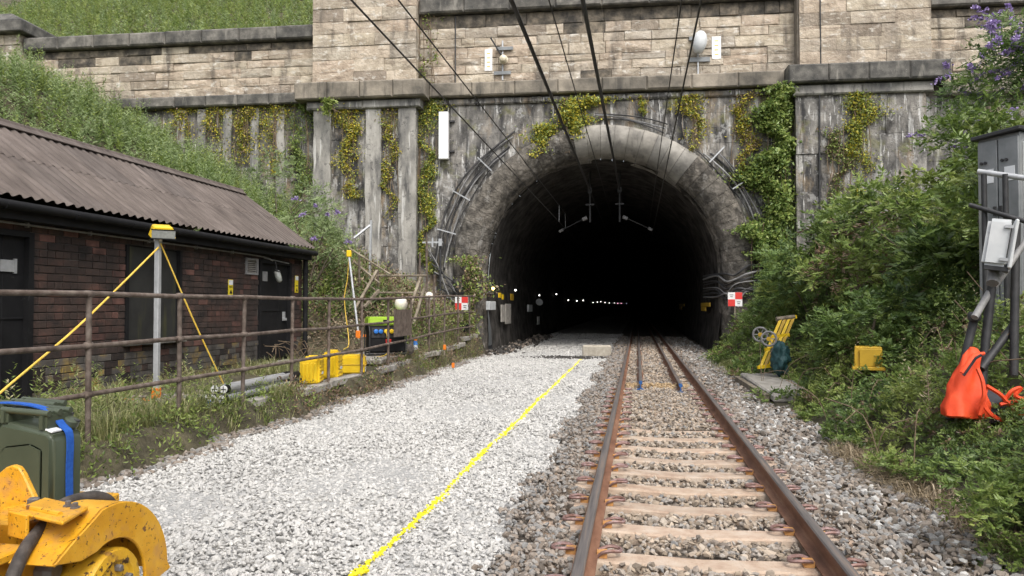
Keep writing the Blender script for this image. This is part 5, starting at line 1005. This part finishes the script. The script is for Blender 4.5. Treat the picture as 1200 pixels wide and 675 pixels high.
bw(MB().tube(curve3([onY(1146, 432, YG - .05), onY(1152, 448, YG - .1), onY(1153, 465, YG - .12), onY(1147, 474, YG - .1)], 5), .02, 5), 'shoulder_strap', m_or, bg_, smooth=60)
hn = thing('harness', 'tangled orange and black harness lying right of the orange bag', 'harness', tuple(onY(1180, 492, YG)))
bw(loft([((onY(1175, 492, YG).x, YG + .12, onY(1175, 492, YG).z - .03), .20, .12), ((onY(1175, 480, YG).x, YG + .14, onY(1175, 480, YG).z), .21, .12), ((onY(1170, 460, YG).x, YG + .18, onY(1170, 466, YG).z), .14, .07), ((onY(1165, 452, YG).x, YG + .2, onY(1165, 455, YG).z), .05, .03)], 20, .02), 'back_panel', m_navy, hn, smooth=50)
random.seed(6)
for pts in ([(1156, 452), (1172, 462), (1184, 474), (1205, 478)], [(1150, 470), (1162, 486), (1180, 494), (1205, 498)], [(1178, 468), (1186, 458), (1196, 455), (1190, 464), (1208, 470)], [(1172, 474), (1190, 470), (1204, 466)], [(1186, 480), (1196, 488), (1210, 484)], [(1156, 455), (1152, 470), (1148, 486)]):
    bw(MB().tube(curve3([onY(x, y, YG - .03 - .04 * random.random()) for x, y in pts], 6), [.02] * ((len(pts) - 1) * 6 + 1), 5), 'strap', m_or, hn, smooth=60)

# ------------------------------------------------------------ plants
def stuff_leaves(name, label, arrs, mats, mi, cat='plants'):
    P, D, Ln, Wd, sh = [np.concatenate(a) for a in zip(*arrs)]; return tag(ob(name, leaves(name, P, D, Ln, Wd, sh, mats, np.concatenate(mi))), label, cat, kind='stuff')
# right bank undergrowth
NO = [(2.72, 15.4, .55, 2.3, 0.0), (3.35, 15.9, .85, 1.7, .10), (3.35, 10.6, .75, 1.1, .16), (3.25, 7.35, .7, .75, .12), (3.9, 7.6, .7, .8, .18), (5.3, 10.0, .8, .8, .25), (2.9, 6.2, .5, .9, .22)]
def hcan(x, y):
    h = .20 + .50 * ss(2.5, 3.8, x) + .42 * fnoise(x * 1.9, y * 1.7) + .25 * ss(12, 18, y) * ss(2.9, 3.4, x)
    h = np.maximum(h, .1)
    for a, b, rx, ry, hm in NO: k = np.clip(1.6 - np.maximum(np.abs(x - a) / rx, np.abs(y - b) / ry) * 1.3, 0, 1); h = h * (1 - k) + np.minimum(h, hm) * k
    return h
arrs = []; mi = []
for x0, x1, y0, y1, n, size in ((2.05, 4.2, 3.6, 8, 2600, .036), (2.1, 5.5, 8, 13, 2200, .050), (2.1, 6, 13, 20, 1500, .075), (2.15, 6, 20, 26, 1100, .085), (5, 14, 6, 26, 2000, .12)):
    x = rng.uniform(x0, x1, n); y = rng.uniform(y0, y1, n); lo = 2.15 + .16 * np.sin(y * 1.3) + .15 * np.sin(y * 3.1); k = x > lo + .12 + .28 * np.exp(-((y - 7.2) / 1.3) ** 2); x, y, lo = x[k], y[k], lo[k]
    h = hcan(x, y) * ss(0, .7, x - lo) ** .5; k = h > .07; x, y, h = x[k], y[k], h[k]
    C = np.stack([x, y, gz(x, y) + h * rng.uniform(.25, 1.0, len(x)) ** .7], 1)
    dv = unit(rng.normal(size=(len(C), 3)) * np.array([.8, .8, .3]) + np.array([-.25, -.3, .7])); hs_ = np.clip(.45 + .35 * fnoise(x * 2.7 + 9, y * 2.3) + rng.normal(size=len(x)) * .12, .05, .95)
    A = sprays(C, dv, 3, size * 2.4, size, 8, .46, .3, hs_); arrs.append(A)
    sp = fnoise(x * 1.9 + 4, y * 1.7); q = np.where(sp > .32, 2, np.where(sp < -.42, 1, 0)); q = np.where(rng.random(len(x)) < .07, 3, q); mi.append(np.repeat(q, 24))
stuff_leaves('bank_undergrowth', 'mixed green weeds and brambles covering the right bank', arrs, [l_mid, l_dark, l_lime, l_brn], mi)
# shrubs that stand out
def shrub(name, label, c, rad, ncl, per, size, m, flowers=None, mats2=None, spread=None, cat='shrub', grp=None, droop=0, inner=.5, zmin=-.35, asp=.42):
    gzb = gzf(c[0], c[1]); t = thing(name, label, cat, (c[0], c[1], gzb - .05), 0, grp)
    loc = np.array([0, 0, c[2] - gzb + .05]); nl_ = max(16, int(ncl / 26)); C0, d0 = shell(loc, rad, nl_, .72, .35, random.random() * 50, zmin)
    rl_ = (rad[0] * rad[1] * rad[2]) ** (1 / 3) * rng.uniform(.20, .40, len(C0)); per_l = int(ncl * per / len(C0) / 9 * .62)
    dl = unit(rng.normal(size=(len(C0) * per_l, 3)) * np.array([1, 1, .8]) + np.repeat(d0, per_l, 0) * .55 + np.array([0, 0, .45])); il = np.repeat(np.arange(len(C0)), per_l)
    C = C0[il] + dl * (rl_[il] * rng.uniform(.55, 1.0, len(il)))[:, None]; d = dl; C[:, 2] = np.maximum(C[:, 2], .05); lsh = np.clip(rng.normal(.48, .17, len(C0)), .1, .9)[il]
    P, D, Ln, Wd, sh = sprays(C, d, 1, size * 2.6, size, 9, asp, .35 + droop, lsh)
    lm = (rng.random(len(C0)) < .22)[il]; ob('crown', leaves('crown', P, D, Ln, Wd, sh, [m] + ([mats2] if mats2 else []), np.repeat((lm | (rng.random(len(il)) < .06)).astype(int), 9) if mats2 else None), t)
    mb = MB(); random.seed(int(abs(c[0] * 100 + c[1] * 7)))
    for i in range(7):
        e = C[random.randrange(len(C))]; b = Vector((random.uniform(-.15, .15), random.uniform(-.15, .15), 0)); mid = b.lerp(Vector(e), .5) + Vector((0, 0, .15 * rad[2])); mb.tube(curve3([b, mid, Vector(e)], 4), [.035 * (1 - .09 * k) for k in range(9)], 5)
    mb.build('trunk', m_bark, t, smooth=50)
    if flowers:
        nf, lf = flowers; k = rng.permutation(len(C)); k = k[(d[k][:, 1] < .3) & (d[k][:, 2] > -.3)][:nf]; PF = []; DF = []; SF = []
        for i in k:
            ax = unit((d[i] * np.array([1, 1, .4]) + np.array([0, -.2, .15 + rng.normal() * .25]))[None])[0]; s = rng.uniform(0, 1, 46); base = C[i] + d[i] * .32
            bend = np.outer(s ** 2, np.array([0, 0, -.35])) * lf; PF.append(base + ax * (s * lf)[:, None] + bend + rng.normal(size=(46, 3)) * (.034 * (1.1 - s))[:, None]); DF.append(rng.normal(size=(46, 3)) + ax); SF.append(np.full(46, .062))
        PF, DF, SF = map(np.concatenate, (PF, DF, SF)); tag(ob('flower_spikes', leaves('flower_spikes', PF, DF, SF, SF * .8, np.clip(rng.normal(.5, .25, len(PF)), 0, 1), [l_purp]), t), kind='stuff')
    return t
shrub('ivy_mound', 'dark ivy covered mound at the right foot of the tunnel arch', (4.85, 23.6, 1.1), (1.2, 1.4, 1.35), 900, 20, .12, l_dark, mats2=l_mid)
shrub('bramble_bush', 'tall dark bramble bush climbing the bank right of the arch', (4.75, 20.2, 2.0), (1.2, 1.5, 1.6), 900, 20, .12, l_dark, mats2=l_lime)
shrub('sapling_bush', 'olive green bush with dry tips above the yellow trolley', (5.25, 18.3, 2.3), (1.2, 1.3, 1.7), 850, 20, .125, l_mid, mats2=l_brn)
shrub('elder_bush', 'large leafy elder bush filling the top of the right bank', (5.75, 14.6, 2.75), (1.7, 1.5, 1.85), 1000, 24, .125, l_mid, mats2=l_lime)
shrub('elder_bush', 'leafy elder bush right of the large one, below the steel cabinet', (5.15, 11.4, 2.05), (1.0, .9, 1.05), 520, 20, .13, l_mid, mats2=l_lime)
shrub('nettle_clump', 'dense dark green bush left of the yellow box', (3.45, 12.3, .75), (.55, .8, .75), 480, 20, .085, l_dark, mats2=l_mid)
shrub('leafy_bush', 'dark glossy bush right behind the yellow box', (4.65, 12.5, 1.45), (.75, .7, 1.0), 420, 20, .13, l_dark, mats2=l_mid)
shrub('low_bush', 'low dense green bush in the near right corner', (2.72, 5.35, .02), (.55, .65, .36), 520, 22, .05, l_mid, mats2=l_lime, zmin=-.1)
shrub('willowherb_clump', 'tall narrow leaved plants at the right photo edge', (3.2, 5.6, .25), (.38, .55, .55), 260, 22, .085, l_mid, mats2=l_grey, asp=.22)
shrub('buddleia', 'purple flowering buddleia above the steel cabinet on the right', (8.8, 16.6, 5.6), (1.8, 1.4, 1.7), 1500, 24, .15, l_dark, flowers=(170, .40), mats2=l_grey, asp=.25, droop=.25, zmin=-.6)
shrub('buddleia', 'small purple flowering buddleia beside the corner of the brick hut', (-9.5, 20.3, 3.3), (1.0, .8, 1.0), 300, 20, .12, l_grey, flowers=(12, .22), asp=.25, droop=.2)
shrub('slope_shrub', 'bushy grey green shrub on the slope above the hut roof', (-11.6, 22.5, 4.6), (1.6, 1.2, 1.3), 380, 20, .12, l_grey, asp=.28)
# left slope: tall willowherb as one mass
def stemplants(name, label, x, y, zf, H, per, lw, mats, pick, flat=False):
    n = len(x); b = np.stack([x, y, zf], 1); lean = rng.normal(size=(n, 3)) * np.array([.12, .12, 0]); top = b + (np.array([0, 0, 1.0]) + lean) * H[:, None]
    f = np.tile(np.linspace(.2, 1, per), n); i = np.repeat(np.arange(n), per); P = b[i] + (top - b)[i] * f[:, None]
    D = rng.normal(size=(n * per, 3)) * np.array([1, 1, .25]); D = unit(D) + np.array([0, 0, .55]) ; Ln = lw * (1.25 - .75 * f) * rng.uniform(.7, 1.3, n * per)
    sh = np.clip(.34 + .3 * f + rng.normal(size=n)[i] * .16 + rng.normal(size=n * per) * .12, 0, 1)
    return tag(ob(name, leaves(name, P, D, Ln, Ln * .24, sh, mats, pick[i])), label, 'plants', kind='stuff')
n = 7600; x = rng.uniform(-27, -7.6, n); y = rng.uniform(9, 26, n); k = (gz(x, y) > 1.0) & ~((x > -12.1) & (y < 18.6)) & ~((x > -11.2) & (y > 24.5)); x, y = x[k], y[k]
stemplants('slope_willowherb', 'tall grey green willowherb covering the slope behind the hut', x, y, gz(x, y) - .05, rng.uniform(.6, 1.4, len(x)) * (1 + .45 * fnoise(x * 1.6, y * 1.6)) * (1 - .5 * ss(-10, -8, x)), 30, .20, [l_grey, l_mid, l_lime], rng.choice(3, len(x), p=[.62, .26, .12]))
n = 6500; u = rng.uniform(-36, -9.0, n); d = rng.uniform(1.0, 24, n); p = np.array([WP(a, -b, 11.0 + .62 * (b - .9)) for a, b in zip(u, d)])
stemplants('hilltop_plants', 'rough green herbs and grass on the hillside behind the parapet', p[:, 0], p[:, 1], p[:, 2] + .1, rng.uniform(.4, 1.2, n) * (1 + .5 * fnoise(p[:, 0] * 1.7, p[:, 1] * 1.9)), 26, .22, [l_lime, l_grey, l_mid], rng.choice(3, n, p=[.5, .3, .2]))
# slope between hut and portal: dry scrub
n = 1500; x = rng.uniform(-11, -6.0, n); y = rng.uniform(18.8, 26, n); k = gz(x, y) > .45; x, y = x[k], y[k]; C = np.stack([x, y, gz(x, y) + rng.uniform(.0, .45, len(x))], 1)
sp = fnoise(x * 2.3, y * 2.1); q = np.where(sp > .3, 1, 0); q = np.where(rng.random(len(x)) < .12, 2, q); q = np.where(rng.random(len(x)) < .25, 3, q)
stuff_leaves('slope_scrub', 'dry brown and green scrub on the slope left of the tunnel mouth', [clumps(C, 22, .16, .10, up=.2)], [l_brn, l_mid, l_lime, l_straw], [np.repeat(q, 22)])
mb = MB(); random.seed(31)
for i in range(140):
    x, y = random.uniform(-9.2, -6.2), random.uniform(15.2, 25); z = gzf(x, y); a = random.uniform(0, 2 * PI); l = random.uniform(.4, 1.1)
    mb.tube(curve3([(x, y, z), (x + l * .4 * math.cos(a), y + l * .4 * math.sin(a), z + random.uniform(.15, .5)), (x + l * math.cos(a), y + l * math.sin(a), z + random.uniform(.02, .5))], 3), .009, 4)
tag(mb.build('dead_brush', m_twig), 'heap of dead brown stems behind the generator', 'brush', kind='stuff')
# grasses on the ledge and along its broken edge
def tuft(n, x0, x1, y0, y1, spread, per, H, keep=None):
    x = rng.uniform(x0, x1, n); y = rng.uniform(y0, y1, n)
    if keep is not None: k = keep(x, y); x, y = x[k], y[k]
    k = ~((x > -6.2) & (x < -5.5) & (y > 9.3) & (y < 13.8)); x, y = x[k], y[k]
    X_ = np.repeat(x, per) + rng.normal(size=len(x) * per) * spread; Y_ = np.repeat(y, per) + rng.normal(size=len(x) * per) * spread; h = np.repeat(H * rng.uniform(.4, 1.25, len(x)), per)
    return np.stack([X_, Y_, gz(X_, Y_) - .01], 1), h
G = [tuft(120, -5.9, -5.28, 4.2, 11.2, .05, 36, .30), tuft(95, -7.6, -5.6, 5.5, 10.5, .08, 26, .34, lambda x, y: (np.hypot(x - LPX - .2, y - LPY) > .55)), tuft(60, -8.2, -6.2, 13.5, 15.3, .08, 24, .30), tuft(60, -5.7, -5.2, 17, 24, .06, 26, .34), tuft(60, -8.25, -7.7, 9, 18, .07, 22, .25)]
P = np.concatenate([a for a, b in G]); Hh = np.concatenate([b for a, b in G])
tag(ob('ledge_grass', grassmesh('ledge_grass', P, Hh, [l_grass], 1.5, .0048)), 'long rough grass along the ledge and railing', 'grass', kind='stuff')
n = 520; y = rng.uniform(4.2, 24.5, n); x = ledge_x(y) - rng.uniform(.16, .55, n) * np.where((y > 11.8) & (y < 15), .55, 1); C = np.stack([x, y, gz(x, y) + rng.uniform(.0, .14, n)], 1); q = np.where((y > 10.5) & (rng.random(n) < .75), 0, np.where(rng.random(n) < .5, 1, 2))
stuff_leaves('ledge_weeds', 'low weeds and dry red brown stalks on the broken ledge edge', [clumps(C, 22, .07, .055, up=.3)], [l_brn, l_mid, l_lime], [np.repeat(q, 22)])
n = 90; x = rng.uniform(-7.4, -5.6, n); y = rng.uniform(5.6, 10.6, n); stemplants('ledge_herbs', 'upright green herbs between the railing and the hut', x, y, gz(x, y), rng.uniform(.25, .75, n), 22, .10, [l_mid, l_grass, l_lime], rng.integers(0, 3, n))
n = 34; x = rng.uniform(-6.4, -5.55, n); y = rng.uniform(18, 23.5, n); C = np.stack([x, y, gz(x, y) + rng.uniform(.1, .75, n)], 1)
shr = [clumps(C, 40, .16, .08, up=.3)]; stuff_leaves('railing_bush', 'fresh green bushes behind the far end of the railing', shr, [l_lime, l_mid], [np.repeat(rng.integers(0, 2, n), 40)])
x = rng.uniform(2.5, 4.6, 420); y = rng.uniform(4.5, 15, 420); k = hcan(x, y) > .24; x, y = x[k], y[k]
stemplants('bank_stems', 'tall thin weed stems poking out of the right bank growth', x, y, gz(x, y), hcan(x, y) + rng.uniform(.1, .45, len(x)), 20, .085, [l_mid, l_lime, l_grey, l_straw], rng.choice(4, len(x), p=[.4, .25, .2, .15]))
mb = MB(); random.seed(77)
for i in range(55):
    xx, yy = random.uniform(2.4, 5.2), random.uniform(7.5, 16); zz = gzf(xx, yy) + .05; a = random.uniform(0, 2 * PI); l = random.uniform(.3, .8)
    mb.tube(curve3([(xx, yy, zz), (xx + l * .3 * math.cos(a), yy + l * .3 * math.sin(a), zz + random.uniform(.2, .6)), (xx + l * math.cos(a), yy + l * math.sin(a), zz + random.uniform(.1, .9))], 3), .006, 4)
tag(mb.build('bank_twigs', m_twig), 'thin dead brown stems among the weeds of the right bank', 'twigs', kind='stuff')
# dry grass beside the right ballast
G = [tuft(420, 1.85, 2.55, 5.4, 9.2, .09, 30, .15), tuft(120, 2.1, 2.9, 18.5, 22.5, .08, 30, .22)]
P, h = G[0]; tag(ob('dry_grass', grassmesh('dry_grass', P, h, [l_straw], 2.2, .0045)), 'flattened straw coloured grass beside the right ballast', 'grass', kind='stuff')
P, h = G[1]; tag(ob('verge_grass', grassmesh('verge_grass', P, h, [l_grass], .8, .006)), 'short green grass at the foot of the bank near the tunnel', 'grass', kind='stuff')

# ------------------------------------------------------------ plants rooted in the portal wall
def vine(label, boxes, off, n, mats, probs, size=.085, bulge=.09, name='wall_vine'):
    PX = []; 
    for (x0, y0, x1, y1) in boxes:
        u0, z1 = onW(x0, y0, off); u1, z0 = onW(x1, y1, off); a = (u1 - u0) * (z1 - z0); PX.append((u0, u1, z0, z1, a))
    tot = sum(p[4] for p in PX); P = []; 
    for u0, u1, z0, z1, a in PX:
        m = int(n * 3.4 * a / tot); v = rng.uniform(0, 1, m); s = rng.normal(0, .36, m) * (.35 + .65 * np.sin(v * 7 + u0 * 3) ** 2) * (.35 + .65 * v); u = (u0 + u1) / 2 + s * (u1 - u0); z = z0 + (z1 - z0) * v
        wob = .18 * np.sin(z * 3.1 + u0) + .1 * np.sin(z * 7.3); o = off + np.abs(rng.normal(0, bulge, m)) * (.35 + .65 * np.clip(1 - np.abs(s) * 2.2, 0, 1)) + .02
        dens = fnoise(u * 2.1 + u0, z * 1.6) + rng.normal(size=m) * .35; k = (dens > -.35) & (rng.random(m) < .45 + .55 * v); P.append(np.array([WP(a_, b_, c_) for a_, b_, c_ in zip((u + wob)[k], o[k], z[k])]))
    P = np.concatenate(P); base = Vector(P.mean(0)); base.z = P[:, 2].max(); t = thing(name, label, 'vine', tuple(base), 0, 'plants growing on the portal wall')
    D = rng.normal(size=P.shape) * .7 + PN * .5 + np.array([0, 0, -.35]); Ln = size * rng.uniform(.5, 1.3, len(P))
    ob('foliage', leaves('foliage', P - np.array(base), D, Ln, Ln * .65, np.clip(rng.normal(.72, .2, len(P)), 0, 1), mats, rng.choice(len(mats), len(P), p=probs)), t)
    mb = MB(); z0 = P[:, 2].min()
    for i in range(4):
        u = random.uniform(-.25, .25); mb.tube(curve3([(u, 0, 0), (u + random.uniform(-.2, .2), -.02, (z0 - base.z) * .5), (u + random.uniform(-.3, .3), 0, (z0 - base.z) * .95)], 4), .014, 4)
    mb.build('stem', m_twig, t)
YG3 = ([l_yel, l_lime, l_brn], [.62, .30, .08]); GR3 = ([l_mid, l_dark, l_lime], [.45, .3, .25]); MX3 = ([l_yel, l_lime, l_brn], [.45, .35, .2])
vine('leftmost small yellow vine under the left string course', [(200, 127, 232, 166)], .05, 350, *YG3)
vine('second small yellow vine under the left string course', [(238, 126, 266, 168)], .05, 420, *YG3)
vine('third yellow green vine on the left wing wall', [(274, 126, 300, 178)], .05, 480, *MX3)
vine('fourth hanging yellow vine, left of the left pilaster', [(303, 124, 338, 205)], .05, 900, *MX3)
vine('thin yellow green creeper spread between the yellow vines of the left wing wall', [(196, 124, 366, 190)], .04, 1500, [l_yel, l_lime, l_brn], [.4, .4, .2], .08, .05)
vine('green vine in the corner against the left pilaster', [(335, 122, 372, 240)], .05, 1500, *GR3)
vine('yellow vine between the first ribs of the left pilaster', [(388, 122, 430, 232)], .38, 1500, *YG3)
vine('yellow green vine between the right ribs of the left pilaster', [(444, 122, 470, 260)], .38, 1000, *MX3)
vine('long green creeper strip between the pilaster and the white box', [(486, 108, 514, 320)], .04, 3000, [l_lime, l_mid, l_yel], [.45, .3, .25])
vine('big yellow green bush growing over the crown of the arch', [(650, 116, 704, 164), (604, 148, 660, 184)], .08, 3600, [l_yel, l_lime, l_mid], [.45, .4, .15], .10, .22)
vine('yellow vine hanging just right of the arch crown', [(796, 112, 830, 188)], .05, 1000, [l_yel, l_lime, l_brn], [.5, .35, .15])
vine('brownish yellow vine right of the arch below the string course', [(856, 108, 888, 225)], .05, 1300, [l_yel, l_brn, l_mid], [.4, .4, .2])
vine('thick dark green creeper beside the right pilaster', [(884, 104, 936, 200), (872, 180, 940, 310)], .06, 10500, [l_dark, l_mid, l_lime], [.4, .4, .2], .14, .35)
vine('bright yellow green creeper down the right pilaster', [(984, 108, 1028, 232)], .52, 2000, [l_lime, l_yel, l_mid], [.5, .35, .15])
vine('dull green plant left of the bright creeper on the right pilaster', [(966, 150, 996, 235)], .52, 600, [l_mid, l_brn], [.6, .4])
vine('wispy twiggy plant beside the left pilaster above the string course', [(484, 16, 520, 112)], .05, 260, [l_mid, l_brn], [.6, .4], .11)
vine('tuft of weeds on the left cornice', [(380, 116, 398, 134)], .9, 160, [l_mid, l_lime], [.5, .5], .12)
vine('small yellow weed on the wall right of the crown cables', [(742, 112, 760, 134)], .05, 120, [l_yel, l_lime], [.5, .5], .12)
vine('green leaves around the left jamb by the cables', [(535, 300, 575, 395)], .62, 900, [l_mid, l_lime, l_brn], [.4, .25, .35], .12, .3)
vine('green creeper above the cables at the right jamb', [(872, 262, 905, 325)], .45, 800, [l_dark, l_mid], [.5, .5], .13, .35)
